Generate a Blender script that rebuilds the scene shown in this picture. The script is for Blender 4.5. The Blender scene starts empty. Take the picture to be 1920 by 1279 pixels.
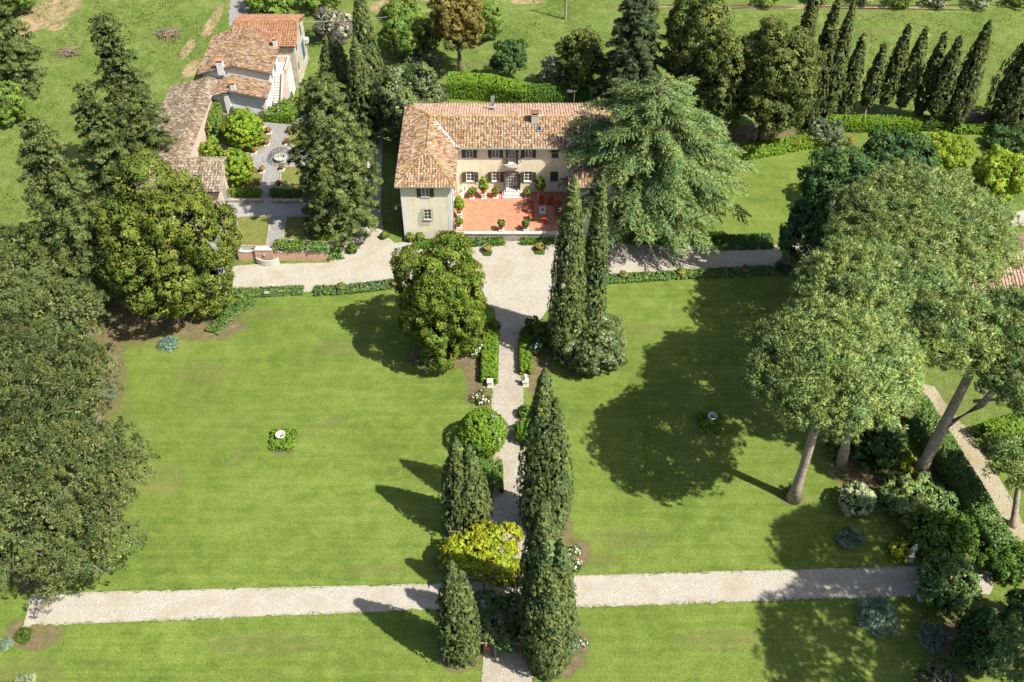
import bpy, bmesh, math, random
import numpy as np
from mathutils import Vector

# ------------------------------------------------------------------ camera, sky, sun, exposure
scene = bpy.context.scene
PITCH, FPX, CAMZ = 46.3, 1850.0, 82.0
cam_d = bpy.data.cameras.new("camera")
cam_d.sensor_width = 36.0
cam_d.lens = 36.0 * FPX / 1920.0
cam_d.clip_start, cam_d.clip_end = 1.0, 3000.0
cam = bpy.data.objects.new("camera", cam_d)
scene.collection.objects.link(cam)
cam.location = (0, 0, CAMZ)
cam.rotation_euler = (math.radians(90 - PITCH), 0, 0)
scene.camera = cam

SUN_EL, SHADOW_AZ = 54.5, 151.0            # elevation, direction the shadows run (degrees, from +X)
sx, sy = -math.cos(math.radians(SHADOW_AZ)), -math.sin(math.radians(SHADOW_AZ))
ce, se = math.cos(math.radians(SUN_EL)), math.sin(math.radians(SUN_EL))
sun_dir = Vector((sx * ce, sy * ce, se))
world = bpy.data.worlds.new("World"); scene.world = world; world.use_nodes = True
nt = world.node_tree
sky = nt.nodes.new("ShaderNodeTexSky"); sky.sky_type = 'NISHITA'; sky.sun_disc = False
sky.sun_elevation = math.radians(SUN_EL)
sky.sun_rotation = math.atan2(sun_dir.x, sun_dir.y)
sky.air_density = 1.2; sky.dust_density = 2.0
bg = nt.nodes["Background"]; bg.inputs["Strength"].default_value = 0.084
nt.links.new(sky.outputs[0], bg.inputs[0])
sun_d = bpy.data.lights.new("sun", 'SUN'); sun_d.energy = 5.0; sun_d.angle = math.radians(0.5); sun_d.color = (1.0, 0.955, 0.87)
sun = bpy.data.objects.new("sun", sun_d); scene.collection.objects.link(sun)
sun.rotation_euler = sun_dir.to_track_quat('Z', 'Y').to_euler()
sun.location = (60, -40, 120)
scene.view_settings.view_transform = 'Standard'; scene.view_settings.look = 'None'
scene.view_settings.exposure = 0.95; scene.view_settings.gamma = 1.0
scene.view_settings.use_curve_mapping = False
scene.render.engine = 'CYCLES'
scene.cycles.max_bounces = 6; scene.cycles.diffuse_bounces = 3; scene.cycles.glossy_bounces = 2
scene.cycles.transmission_bounces = 4; scene.cycles.transparent_max_bounces = 6

# ------------------------------------------------------------------ helpers
COL = scene.collection
CT, ST = math.cos(math.radians(PITCH)), math.sin(math.radians(PITCH))
def gp(px, py, z=0.0):
    """survey: the point of the level z that the photo shows at that pixel"""
    u, v = (px - 960) / FPX, (py - 639.5) / FPX
    d = (u, CT - v * ST, -ST - v * CT)
    t = (z - CAMZ) / d[2]
    return Vector((d[0] * t, d[1] * t, z))
def ztop(b, py):
    v = (py - 639.5) / FPX
    return CAMZ + b[1] * (-ST - v * CT) / (CT - v * ST)
def scl(p):
    return FPX / (p[1] * CT + (CAMZ - p[2]) * ST)

def tag(o, label=None, cat=None, group=None, kind=None):
    if label: o["label"] = label
    if cat: o["category"] = cat
    if group: o["group"] = group
    if kind: o["kind"] = kind
    return o
def thing(name, label, cat, loc=(0, 0, 0), rz=0.0, group=None):
    o = bpy.data.objects.new(name, None); COL.objects.link(o)
    o.empty_display_size = 0.3
    o.location = loc; o.rotation_euler = (0, 0, rz)
    return tag(o, label, cat, group)
def link(name, me, parent=None, loc=None):
    o = bpy.data.objects.new(name, me); COL.objects.link(o)
    if parent is not None: o.parent = parent
    if loc is not None: o.location = loc
    return o
def copy_tree(o, parent=None):
    c = o.copy(); COL.objects.link(c)
    if parent is not None: c.parent = parent
    for ch in list(o.children): copy_tree(ch, c)
    return c

class MB:
    """collects faces, builds one mesh object"""
    def __init__(s): s.v = []; s.f = []; s.m = []
    def add(s, vs, fs, m=0):
        n = len(s.v); s.v += [tuple(q) for q in vs]
        for f in fs: s.f.append(tuple(i + n for i in f)); s.m.append(m)
        return s
    def quad(s, a, b, c, d, m=0): return s.add([a, b, c, d], [(0, 1, 2, 3)], m)
    def poly(s, pts, m=0): return s.add(pts, [tuple(range(len(pts)))], m)
    def box(s, x0, x1, y0, y1, z0, z1, m=0):
        vs = [(x0,y0,z0),(x1,y0,z0),(x1,y1,z0),(x0,y1,z0),(x0,y0,z1),(x1,y0,z1),(x1,y1,z1),(x0,y1,z1)]
        return s.add(vs, [(0,3,2,1),(4,5,6,7),(0,1,5,4),(1,2,6,5),(2,3,7,6),(3,0,4,7)], m)
    def obox(s, c, ax, ay, az, m=0):
        c, ax, ay, az = Vector(c), Vector(ax), Vector(ay), Vector(az)
        vs = [c + i*ax + j*ay + k*az for k in (-1,1) for (i,j) in ((-1,-1),(1,-1),(1,1),(-1,1))]
        return s.add(vs, [(0,3,2,1),(4,5,6,7),(0,1,5,4),(1,2,6,5),(2,3,7,6),(3,0,4,7)], m)
    def tube(s, pts, rs, n=7, m=0, cap=True):
        pts = [Vector(p) for p in pts]; rings = []
        for i, p in enumerate(pts):
            d = (pts[min(i+1, len(pts)-1)] - pts[max(i-1, 0)]).normalized()
            a = d.cross(Vector((0, 0, 1)) if abs(d.z) < .9 else Vector((1, 0, 0))).normalized(); b = d.cross(a)
            r = rs[i] if hasattr(rs, '__len__') else rs
            rings.append([p + a*r*math.cos(2*math.pi*k/n) + b*r*math.sin(2*math.pi*k/n) for k in range(n)])
        vs = [q for r in rings for q in r]; fs = []
        for i in range(len(pts)-1):
            for k in range(n):
                fs.append((i*n+k, i*n+(k+1)%n, (i+1)*n+(k+1)%n, (i+1)*n+k))
        if cap: fs += [tuple(range(n))[::-1], tuple((len(pts)-1)*n+k for k in range(n))]
        return s.add(vs, fs, m)
    def lathe(s, prof, c=(0,0,0), n=16, m=0):
        c = Vector(c)
        vs = [c + Vector((r*math.cos(2*math.pi*k/n), r*math.sin(2*math.pi*k/n), z)) for (r, z) in prof for k in range(n)]
        fs = []
        for i in range(len(prof)-1):
            for k in range(n): fs.append((i*n+k, i*n+(k+1)%n, (i+1)*n+(k+1)%n, (i+1)*n+k))
        fs += [tuple(range(n))[::-1], tuple((len(prof)-1)*n+k for k in range(n))]
        return s.add(vs, fs, m)
    def mesh(s, name, mats, smooth=False):
        me = bpy.data.meshes.new(name); me.from_pydata(s.v, [], s.f)
        for mt in (mats if isinstance(mats, (list, tuple)) else [mats]): me.materials.append(mt)
        me.polygons.foreach_set("material_index", s.m)
        if smooth: me.polygons.foreach_set("use_smooth", [True]*len(s.f))
        me.update(); return me
    def build(s, name, mats, parent=None, loc=None, smooth=False):
        return link(name, s.mesh(name, mats, smooth), parent, loc)

def arr_mesh(name, V, mat, attrs=None, smooth=False):
    """V: (n,k,3) separate faces"""
    n, k, _ = V.shape
    me = bpy.data.meshes.new(name)
    me.vertices.add(n*k); me.vertices.foreach_set("co", V.reshape(-1).astype(np.float32))
    me.loops.add(n*k); me.loops.foreach_set("vertex_index", np.arange(n*k, dtype=np.int32))
    me.polygons.add(n)
    me.polygons.foreach_set("loop_start", np.arange(0, n*k, k, dtype=np.int32))
    me.polygons.foreach_set("loop_total", np.full(n, k, dtype=np.int32))
    me.materials.append(mat); me.update(calc_edges=True)
    for nm, a in (attrs or {}).items():
        at = me.attributes.new(nm, 'FLOAT', 'FACE'); at.data.foreach_set("value", a.astype(np.float32))
    return me

# ------------------------------------------------------------------ materials
KA = .74
def kc(c): return tuple(q*KA for q in c)
def newmat(name):
    m = bpy.data.materials.new(name); m.use_nodes = True
    nt = m.node_tree; b = nt.nodes["Principled BSDF"]
    return m, nt, b
def N(nt, typ, **kw):
    n = nt.nodes.new(typ)
    for k, v in kw.items():
        if k in n.inputs: n.inputs[k].default_value = v
        else: setattr(n, k, v)
    return n
def ramp(nt, fac, stops):
    r = nt.nodes.new("ShaderNodeValToRGB"); e = r.color_ramp.elements
    while len(e) < len(stops): e.new(0.5)
    for el, (p, c) in zip(e, stops): el.position = p; el.color = (*c, 1)
    nt.links.new(fac, r.inputs[0]); return r.outputs[0]
def noise(nt, scale, detail=4, rough=.6, vec=None, dist=0.0):
    n = N(nt, "ShaderNodeTexNoise"); n.inputs["Scale"].default_value = scale; n.inputs["Detail"].default_value = detail
    n.inputs["Roughness"].default_value = rough; n.inputs["Distortion"].default_value = dist
    if vec is not None: nt.links.new(vec, n.inputs["Vector"])
    return n.outputs["Fac"]
def coord(nt, scale=(1,1,1), rot=0.0):
    g = nt.nodes.new("ShaderNodeNewGeometry"); mp = nt.nodes.new("ShaderNodeMapping")
    mp.inputs["Scale"].default_value = scale; mp.inputs["Rotation"].default_value = (0, 0, rot)
    nt.links.new(g.outputs["Position"], mp.inputs[0]); return mp.outputs[0]
def mixc(nt, fac, a, b, mode='MIX'):
    n = nt.nodes.new("ShaderNodeMix"); n.data_type = 'RGBA'; n.blend_type = mode
    for s, v in ((0, fac), (6, a), (7, b)):
        if hasattr(v, 'is_output'): nt.links.new(v, n.inputs[s])
        else: n.inputs[s].default_value = v if s == 0 else (*v, 1)
    return n.outputs[2]
def math_(nt, op, a, b=0.0, clamp=False):
    n = nt.nodes.new("ShaderNodeMath"); n.operation = op; n.use_clamp = clamp
    for i, v in enumerate((a, b)):
        if hasattr(v, 'is_output'): nt.links.new(v, n.inputs[i])
        else: n.inputs[i].default_value = v
    return n.outputs[0]
def bump(nt, b, h, strength=.4, dist=.05):
    n = nt.nodes.new("ShaderNodeBump"); n.inputs["Strength"].default_value = strength; n.inputs["Distance"].default_value = dist
    nt.links.new(h, n.inputs["Height"]); nt.links.new(n.outputs[0], b.inputs["Normal"])

def leaf_mat(name, dark, mid, light, accent=None, acc_at=.93, trans=.28, rough=.65, spec=.12, gain=1.38):
    m, nt, b = newmat(name)
    r = N(nt, "ShaderNodeAttribute", attribute_name="rnd"); c = N(nt, "ShaderNodeAttribute", attribute_name="clump")
    oi = nt.nodes.new("ShaderNodeObjectInfo")
    f = math_(nt, 'ADD', .06, math_(nt, 'ADD', math_(nt, 'MULTIPLY', r.outputs["Fac"], .42), math_(nt, 'MULTIPLY', c.outputs["Fac"], .46)))
    kl = lambda c: tuple(min(.75, q*gain) for q in c)
    col = ramp(nt, f, [(0.12, kl(dark)), (.5, kl(mid)), (.88, kl(light))])
    if accent:
        st = math_(nt, 'GREATER_THAN', r.outputs["Fac"], acc_at)
        col = mixc(nt, st, col, accent)
    lf_ = noise(nt, .45, 3, .6, coord(nt))
    col = mixc(nt, math_(nt, 'MULTIPLY', math_(nt, 'SUBTRACT', lf_, .42), 4.0, True), mixc(nt, 1.0, col, (1.06, 1.0, .80), 'MULTIPLY'), mixc(nt, 1.0, col, (.80, .95, .95), 'MULTIPLY'))
    var = math_(nt, 'ADD', .86, math_(nt, 'MULTIPLY', oi.outputs["Random"], .28))
    cb = nt.nodes.new("ShaderNodeCombineColor")
    for i in range(3): nt.links.new(var, cb.inputs[i])
    col = mixc(nt, 1.0, col, cb.outputs[0], 'MULTIPLY')
    b.inputs["Roughness"].default_value = rough; b.inputs["Specular IOR Level"].default_value = spec
    nt.links.new(col, b.inputs["Base Color"])
    na = N(nt, "ShaderNodeAttribute", attribute_name="nrm"); vt = nt.nodes.new("ShaderNodeVectorTransform")
    vt.vector_type = 'NORMAL'; vt.convert_from = 'OBJECT'; vt.convert_to = 'WORLD'
    nt.links.new(na.outputs["Vector"], vt.inputs[0]); nt.links.new(vt.outputs[0], b.inputs["Normal"])
    tr = nt.nodes.new("ShaderNodeBsdfTranslucent")
    tcol = mixc(nt, .35, col, (.20, .26, .03))
    nt.links.new(tcol, tr.inputs[0])
    mx = nt.nodes.new("ShaderNodeMixShader"); mx.inputs[0].default_value = trans
    nt.links.new(b.outputs[0], mx.inputs[1]); nt.links.new(tr.outputs[0], mx.inputs[2])
    nt.links.new(mx.outputs[0], nt.nodes["Material Output"].inputs[0])
    return m

def plain(name, col, rough=.7, var=.12, scale=6.0, spec=.3, metal=0.0, bmp=.15, streak=0.0):
    m, nt, b = newmat(name)
    col = kc(col)
    f = noise(nt, scale, 5, .65, coord(nt))
    lo = tuple(max(0, c*(1-var*2)) for c in col); hi = tuple(min(1, c*(1+var)) for c in col)
    nt.links.new(ramp(nt, f, [(.25, lo), (.5, col), (.75, hi)]), b.inputs["Base Color"])
    if streak:
        base = nt.nodes[-1] if False else None
        sk = noise(nt, 1.6, 6, .7, coord(nt, (1.2, 1.2, .22)), .3); cur = b.inputs["Base Color"].links[0].from_socket
        nt.links.new(mixc(nt, math_(nt, 'MULTIPLY', math_(nt, 'SUBTRACT', sk, .5), streak, True), cur, tuple(q*f for q, f in zip(col, (.72, .68, .62)))), b.inputs["Base Color"])
    b.inputs["Roughness"].default_value = rough; b.inputs["Specular IOR Level"].default_value = spec; b.inputs["Metallic"].default_value = metal
    if bmp: bump(nt, b, f, bmp, .03)
    return m

def grass_mat(name, a, b_, c, dry, stripe=0.0, rough_field=False):
    m, nt, b = newmat(name)
    a, b_, c, dry = kc(a), kc(b_), kc(c), kc(dry)
    co = coord(nt)
    f1 = noise(nt, .11, 5, .6, co, .6); f2 = noise(nt, .55, 5, .65, co, .5); f3 = noise(nt, 7.5 if not rough_field else 2.6, 6, .85, co); f4 = noise(nt, .035, 3, .5, co)
    mix = math_(nt, 'ADD', math_(nt, 'MULTIPLY', f1, .28), math_(nt, 'ADD', math_(nt, 'MULTIPLY', f2, .26), math_(nt, 'MULTIPLY', f3, .46)))
    st_ = noise(nt, 1.0, 4, .6, coord(nt, (.10, 1.5, 1), .06)); mix = math_(nt, 'ADD', mix, math_(nt, 'MULTIPLY', math_(nt, 'SUBTRACT', st_, .5), 0.24 if not rough_field else 0.0))
    if stripe:
        for ang, sc_ in ((0.09, 1.35), (1.35, 1.05)):
            wv = N(nt, "ShaderNodeTexWave"); wv.inputs["Scale"].default_value = sc_*.32; wv.inputs["Distortion"].default_value = 2.2
            wv.inputs["Detail"].default_value = 2.0; wv.inputs["Detail Scale"].default_value = .6
            wv.bands_direction = 'Y'
            nt.links.new(coord(nt, rot=ang), wv.inputs[0])
            mix = math_(nt, 'ADD', mix, math_(nt, 'MULTIPLY', math_(nt, 'SUBTRACT', wv.outputs["Fac"], .5), stripe))
    col = ramp(nt, mix, [(.41, a), (.5, b_), (.59, c)])
    d = math_(nt, 'MULTIPLY', math_(nt, 'SUBTRACT', math_(nt, 'ADD', math_(nt, 'MULTIPLY', noise(nt, .23, 6, .7, coord(nt, (1.3, .8, 1), .5), 1.2), .7), math_(nt, 'MULTIPLY', f4, .3)), .54), 5.5, True)
    col = mixc(nt, math_(nt, 'MULTIPLY', d, .55 if not rough_field else .8), col, dry)
    blot = noise(nt, 1.1, 3, .6, co, .6)
    col = mixc(nt, math_(nt, 'MULTIPLY', math_(nt, 'SUBTRACT', blot, .55), 2.2, True), col, tuple(q*1.22 for q in c))
    col = mixc(nt, math_(nt, 'MULTIPLY', math_(nt, 'SUBTRACT', noise(nt, .8, 5, .7, coord(nt, (1, .45, 1), .25), .8), .53), 3.0, True), col, (b_[0]*.92, b_[1]*.80, b_[2]*.9))
    hs = math_(nt, 'MULTIPLY', math_(nt, 'SUBTRACT', f4, .5), 1.2)
    col = mixc(nt, math_(nt, 'ADD', .25, hs, True), col, tuple(q*.80 for q in b_))
    if not rough_field:      # clover heads and daisies
        vo = N(nt, "ShaderNodeTexVoronoi"); vo.inputs["Scale"].default_value = 1.1; nt.links.new(co, vo.inputs[0])
        dots = math_(nt, 'LESS_THAN', vo.outputs["Distance"], .03)
        col = mixc(nt, math_(nt, 'MULTIPLY', dots, .5), col, (.55, .6, .4))
    sp1 = noise(nt, 5.0, 3, .75, co); sp2 = noise(nt, 14.0, 2, .7, co)
    fine = math_(nt, 'ADD', math_(nt, 'MULTIPLY', math_(nt, 'SUBTRACT', sp1, .5), 1.5), math_(nt, 'MULTIPLY', math_(nt, 'SUBTRACT', sp2, .5), 1.6))
    fine = math_(nt, 'ADD', 1.0, fine); cbf = nt.nodes.new("ShaderNodeCombineColor")
    for i in range(3): nt.links.new(fine, cbf.inputs[i])
    col = mixc(nt, 1.0, col, cbf.outputs[0], 'MULTIPLY')
    nt.links.new(col, b.inputs["Base Color"]); b.inputs["Roughness"].default_value = .85; b.inputs["Specular IOR Level"].default_value = .15
    hh = noise(nt, 9.0 if not rough_field else 3.5, 5, .85, co)
    bump(nt, b, hh, .7, .10 if not rough_field else .35)
    return m

def gravel_mat(name, base, dark, light, scale=11.0):
    m, nt, b = newmat(name)
    co = coord(nt); base, dark, light = kc(base), kc(dark), kc(light)
    vo = N(nt, "ShaderNodeTexVoronoi"); vo.inputs["Scale"].default_value = scale; nt.links.new(co, vo.inputs[0])
    sep = nt.nodes.new("ShaderNodeSeparateColor"); nt.links.new(vo.outputs["Color"], sep.inputs[0])
    col = ramp(nt, sep.outputs[0], [(0, dark), (.3, base), (.75, base), (1, light)])
    big = noise(nt, .35, 5, .65, co, .4)
    col = mixc(nt, math_(nt, 'MULTIPLY', math_(nt, 'SUBTRACT', big, .47), 3.6, True), col, tuple(q*r for q, r in zip(base, (.84, .77, .66))))
    wr = noise(nt, .8, 5, .7, coord(nt, (.25, 1.6, 1), .03), .3)
    col = mixc(nt, math_(nt, 'MULTIPLY', math_(nt, 'SUBTRACT', wr, .52), 2.5, True), col, tuple(q*.80 for q in base))
    mid = noise(nt, 2.5, 5, .7, co)
    col = mixc(nt, math_(nt, 'MULTIPLY', math_(nt, 'SUBTRACT', mid, .55), 2.5, True), col, tuple(q*.72 for q in base))
    nt.links.new(col, b.inputs["Base Color"]); b.inputs["Roughness"].default_value = .9; b.inputs["Specular IOR Level"].default_value = .2
    bump(nt, b, math_(nt, 'ADD', vo.outputs["Distance"], mid), .6, .06)
    return m

def patch_mat(name, a, b_, c, scale=1.4, soft=2.6, amax=1.0):
    """bare ground whose rim breaks up into the grass (mesh attribute 'rim': 1 inside, 0 at the rim)"""
    m, nt, b = newmat(name)
    a, b_, c = kc(a), kc(b_), kc(c)
    co = coord(nt); f = noise(nt, scale, 6, .75, co, .4); g = noise(nt, 7.0, 4, .8, co)
    col = ramp(nt, math_(nt, 'ADD', math_(nt, 'MULTIPLY', f, .6), math_(nt, 'MULTIPLY', g, .4)), [(.36, a), (.5, b_), (.64, c)])
    nt.links.new(col, b.inputs["Base Color"]); b.inputs["Roughness"].default_value = .95; b.inputs["Specular IOR Level"].default_value = .1
    bump(nt, b, math_(nt, 'ADD', f, g), .6, .12)
    rim = N(nt, "ShaderNodeAttribute", attribute_name="rim")
    e = math_(nt, 'ADD', rim.outputs["Fac"], math_(nt, 'MULTIPLY', math_(nt, 'SUBTRACT', math_(nt, 'ADD', math_(nt, 'MULTIPLY', noise(nt, .9, 6, .8, co), .6), math_(nt, 'MULTIPLY', noise(nt, 8.0, 3, .8, co), .4)), .5), 2.6))
    al = math_(nt, 'MULTIPLY', math_(nt, 'MULTIPLY', math_(nt, 'SUBTRACT', e, .45), soft, True), amax)
    tr = nt.nodes.new("ShaderNodeBsdfTransparent"); mx = nt.nodes.new("ShaderNodeMixShader")
    nt.links.new(al, mx.inputs[0]); nt.links.new(tr.outputs[0], mx.inputs[1]); nt.links.new(b.outputs[0], mx.inputs[2])
    nt.links.new(mx.outputs[0], nt.nodes["Material Output"].inputs[0])
    return m

def tile_mat(name, stops, lichen, lich_amt=.5, grey=(.42, .38, .33)):
    m, nt, b = newmat(name)
    r = N(nt, "ShaderNodeAttribute", attribute_name="rnd"); k = N(nt, "ShaderNodeAttribute", attribute_name="clump")
    stops = [(p_, kc(c_)) for p_, c_ in stops]; lichen = kc(lichen); grey = kc(grey)
    col = ramp(nt, r.outputs["Fac"], stops)
    co = coord(nt); f = noise(nt, .5, 6, .75, co, .5); g = noise(nt, 4.0, 5, .7, co)
    l = math_(nt, 'MULTIPLY', math_(nt, 'SUBTRACT', math_(nt, 'ADD', math_(nt, 'MULTIPLY', f, .5), math_(nt, 'ADD', math_(nt, 'MULTIPLY', g, .3), math_(nt, 'MULTIPLY', k.outputs["Fac"], .2))), .5), 7.0, True)
    col = mixc(nt, math_(nt, 'MULTIPLY', l, lich_amt), col, lichen)
    l2 = math_(nt, 'MULTIPLY', math_(nt, 'SUBTRACT', noise(nt, 2.2, 6, .8, co, .3), .54), 5.0, True)
    col = mixc(nt, math_(nt, 'MULTIPLY', l2, .6), col, grey)
    nt.links.new(col, b.inputs["Base Color"]); b.inputs["Roughness"].default_value = .9; b.inputs["Specular IOR Level"].default_value = .15
    return m

def stone_mat(name, a, b_, c, joint, scale=3.0):
    m, nt, b = newmat(name)
    a, b_, c, joint = kc(a), kc(b_), kc(c), kc(joint)
    co = coord(nt, (1, 1, 1.5))
    vo = N(nt, "ShaderNodeTexVoronoi"); vo.inputs["Scale"].default_value = scale; nt.links.new(co, vo.inputs[0])
    v2 = N(nt, "ShaderNodeTexVoronoi", feature='DISTANCE_TO_EDGE'); v2.inputs["Scale"].default_value = scale; nt.links.new(co, v2.inputs[0])
    sep = nt.nodes.new("ShaderNodeSeparateColor"); nt.links.new(vo.outputs["Color"], sep.inputs[0])
    col = ramp(nt, sep.outputs[0], [(0, a), (.5, b_), (1, c)])
    e = math_(nt, 'LESS_THAN', v2.outputs["Distance"], .06)
    col = mixc(nt, e, col, joint)
    col = mixc(nt, math_(nt, 'MULTIPLY', noise(nt, 1.2, 5, .7, coord(nt)), .6), col, tuple(q*.6 for q in b_))
    nt.links.new(col, b.inputs["Base Color"]); b.inputs["Roughness"].default_value = .9
    bump(nt, b, v2.outputs["Distance"], .6, .08)
    return m

M = {}
M['lawn'] = grass_mat("lawn_grass", (.086, .145, .020), (.150, .212, .034), (.222, .275, .062), (.28, .27, .095), .0)
M['lawn2'] = grass_mat("sparse_lawn", (.13, .16, .035), (.19, .20, .05), (.25, .25, .08), (.32, .26, .11), 0)
M['field'] = grass_mat("meadow_grass", (.088, .150, .024), (.158, .222, .042), (.25, .30, .085), (.36, .31, .15), 0, True)
M['gravel'] = gravel_mat("white_gravel", (.455, .415, .34), (.31, .275, .215), (.60, .565, .49), 16)
M['path'] = gravel_mat("path_gravel", (.42, .38, .305), (.22, .19, .14), (.62, .58, .50), 17)
M['pave'] = gravel_mat("grey_gravel", (.30, .29, .27), (.20, .19, .175), (.42, .40, .38), 9)
M['track'] = gravel_mat("dirt_track", (.38, .325, .225), (.27, .225, .14), (.50, .45, .33), 9)
M['soil'] = patch_mat("garden_soil", (.15, .105, .065), (.25, .175, .11), (.36, .265, .175), 1.4, 1.1)
M['bare'] = patch_mat("bare_earth", (.36, .24, .13), (.52, .37, .21), (.64, .52, .36), .8, 1.1)
M['duff'] = patch_mat("dry_grass", (.22, .19, .08), (.30, .25, .11), (.36, .30, .15), 1.2, .9, .32)
M['tile'] = tile_mat("villa_roof_tile", [(0, (.15, .085, .055)), (.3, (.30, .185, .115)), (.65, (.42, .285, .185)), (1, (.58, .45, .33))], (.47, .285, .055), .55)
M['tile_pink'] = tile_mat("newer_roof_tile", [(0, (.32, .19, .13)), (.5, (.48, .31, .22)), (1, (.58, .43, .33))], (.5, .3, .08), .2, (.5, .42, .35))
M['tile_brown'] = tile_mat("farm_roof_tile", [(0, (.14, .085, .052)), (.35, (.26, .165, .105)), (.7, (.35, .235, .16)), (1, (.50, .39, .29))], (.46, .27, .05), .45)
M['tile_grey'] = tile_mat("barn_roof_tile", [(0, (.12, .09, .065)), (.35, (.23, .17, .12)), (.7, (.33, .255, .185)), (1, (.48, .41, .33))], (.33, .25, .10), .3, (.40, .36, .30))
M['tile_red'] = tile_mat("stone_house_tile", [(0, (.24, .11, .065)), (.5, (.36, .18, .11)), (1, (.46, .27, .17))], (.5, .26, .06), .35, (.42, .32, .24))
M['deck'] = plain("roof_deck", (.17, .11, .075), .9)
M['plaster'] = plain("beige_plaster", (.97, .83, .60), .85, .05, .8, .2, streak=2.4)
M['tower'] = plain("pale_plaster", (.86, .79, .60), .85, .05, .8, .2, streak=2.4)
M['quoin'] = plain("corner_plaster", (.78, .77, .74), .8, .05, 1.5, .2, streak=2.4)
M['white'] = plain("white_plaster", (.80, .78, .74), .85, .05, 1.2, .2, streak=2.4)
M['bluewhite'] = plain("bluish_whitewash", (.74, .78, .80), .85, .05, 1.2, .2, streak=2.4)
M['pink'] = plain("pink_plaster", (.62, .38, .27), .85, .10, 1.2, .2, streak=2.4)
M['palepink'] = plain("pale_pink_plaster", (.72, .55, .46), .85, .08, 1.2, .2, streak=2.4)
M['terracotta'] = plain("terracotta", (.50, .225, .12), .8, .15, 6, .2)
M['terrace'] = plain("terrace_cotto", (.52, .215, .115), .75, .12, 1.3, .25)
M['stone'] = plain("pale_stone", (.60, .57, .51), .8, .14, 5, .25)
M['greystone'] = plain("grey_stone", (.36, .34, .31), .85, .18, 3, .2)
M['rubble'] = stone_mat("rubble_wall", (.26, .22, .17), (.42, .36, .28), (.55, .48, .38), (.50, .44, .35), 2.6)
M['housestone'] = stone_mat("house_stone", (.40, .34, .25), (.58, .49, .36), (.70, .62, .48), (.70, .63, .50), 2.4)
M['mosswall'] = stone_mat("mossy_wall", (.14, .125, .09), (.24, .205, .15), (.36, .31, .23), (.20, .18, .12), 2.2)
M['shutter'] = plain("green_shutter", (.055, .075, .042), .55, .1, 8, .4)
M['teal'] = plain("teal_shutter", (.03, .165, .225), .5, .1, 5, .4)
M['frame'] = plain("white_paint", (.78, .77, .74), .5, .04, 6, .4, 0, 0)
M['glass'] = plain("window_glass", (.035, .045, .055), .12, .2, 2, .8, 0, 0)
M['redglass'] = plain("curtained_glass", (.13, .05, .035), .2, .3, 2, .7, 0, 0)
M['iron'] = plain("dark_iron", (.03, .03, .028), .5, .1, 6, .5, .5, 0)
M['lead'] = plain("verdigris_lead", (.50, .58, .55), .6, .1, 5, .4)
M['gutter'] = plain("gutter_metal", (.34, .40, .38), .5, .1, 5, .4, .3, 0)
M['wood'] = plain("weathered_wood", (.25, .19, .13), .85, .2, 4, .2)
M['cushion'] = plain("red_cushion", (.44, .055, .025), .85, .12, 9, .15)
M['bark'] = plain("grey_bark", (.20, .165, .125), .95, .25, 5, .1, 0, .8)
M['bark_pine'] = plain("pine_bark", (.40, .32, .25), .95, .38, 3.2, .1, 0, 1.0)
M['twig'] = plain("pale_twig", (.38, .34, .29), .9, .2, 5, .1)
M['ceramic'] = plain("white_marble", (.74, .67, .58), .6, .10, 6, .4)
M['blue_tarp'] = plain("blue_tarp", (.10, .22, .34), .5, .2, 4, .4)

L = {}
L['cypress'] = leaf_mat("cypress_leaf", (.026, .038, .012), (.062, .082, .028), (.120, .145, .056), gain=1.45, trans=.12)
L['cypress_far'] = leaf_mat("far_cypress_leaf", (.026, .034, .010), (.058, .072, .024), (.110, .124, .044), gain=1.45, trans=.10)
L['pine'] = leaf_mat("stone_pine_needle", (.074, .122, .034), (.212, .292, .092), (.375, .450, .180), (.36, .26, .10), .985, gain=1.45, trans=.14)
L['pine_left'] = leaf_mat("old_pine_needle", (.050, .076, .024), (.108, .138, .046), (.195, .216, .088), (.32, .28, .18), .985, gain=1.40, trans=.16)
L['cedar'] = leaf_mat("cedar_needle", (.062, .105, .036), (.125, .182, .064), (.220, .280, .115), trans=.2, gain=1.55)
L['conifer'] = leaf_mat("dark_conifer_leaf", (.029, .043, .012), (.069, .091, .028), (.146, .168, .060), trans=.12)
L['conifer_blue'] = leaf_mat("blue_conifer_leaf", (.022, .032, .014), (.050, .066, .030), (.096, .116, .056), trans=.12)
L['oak'] = leaf_mat("spring_oak_leaf", (.050, .085, .012), (.115, .150, .024), (.215, .230, .050), (.24, .17, .04), .975, gain=1.12, trans=.15)
L['holm'] = leaf_mat("holm_oak_leaf", (.036, .060, .014), (.090, .116, .030), (.190, .198, .066), (.20, .14, .05), .96, trans=.2)
L['bay'] = leaf_mat("bay_leaf", (.028, .058, .008), (.088, .132, .016), (.200, .228, .040), (.28, .22, .03), .96, gain=1.2, trans=.14)
L['magnolia'] = leaf_mat("glossy_leaf", (.035, .060, .018), (.085, .120, .038), (.165, .200, .075), trans=.2, rough=.4, spec=.5)
L['plane'] = leaf_mat("deep_green_leaf", (.022, .055, .018), (.048, .098, .032), (.090, .150, .055), trans=.25)
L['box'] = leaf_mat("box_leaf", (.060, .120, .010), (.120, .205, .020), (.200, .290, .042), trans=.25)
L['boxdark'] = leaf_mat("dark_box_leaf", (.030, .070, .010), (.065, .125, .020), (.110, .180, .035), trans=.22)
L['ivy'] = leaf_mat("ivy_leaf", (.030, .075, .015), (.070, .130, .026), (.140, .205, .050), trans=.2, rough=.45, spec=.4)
L['lime'] = leaf_mat("lime_leaf", (.115, .185, .015), (.210, .290, .030), (.320, .390, .065), trans=.3)
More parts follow.
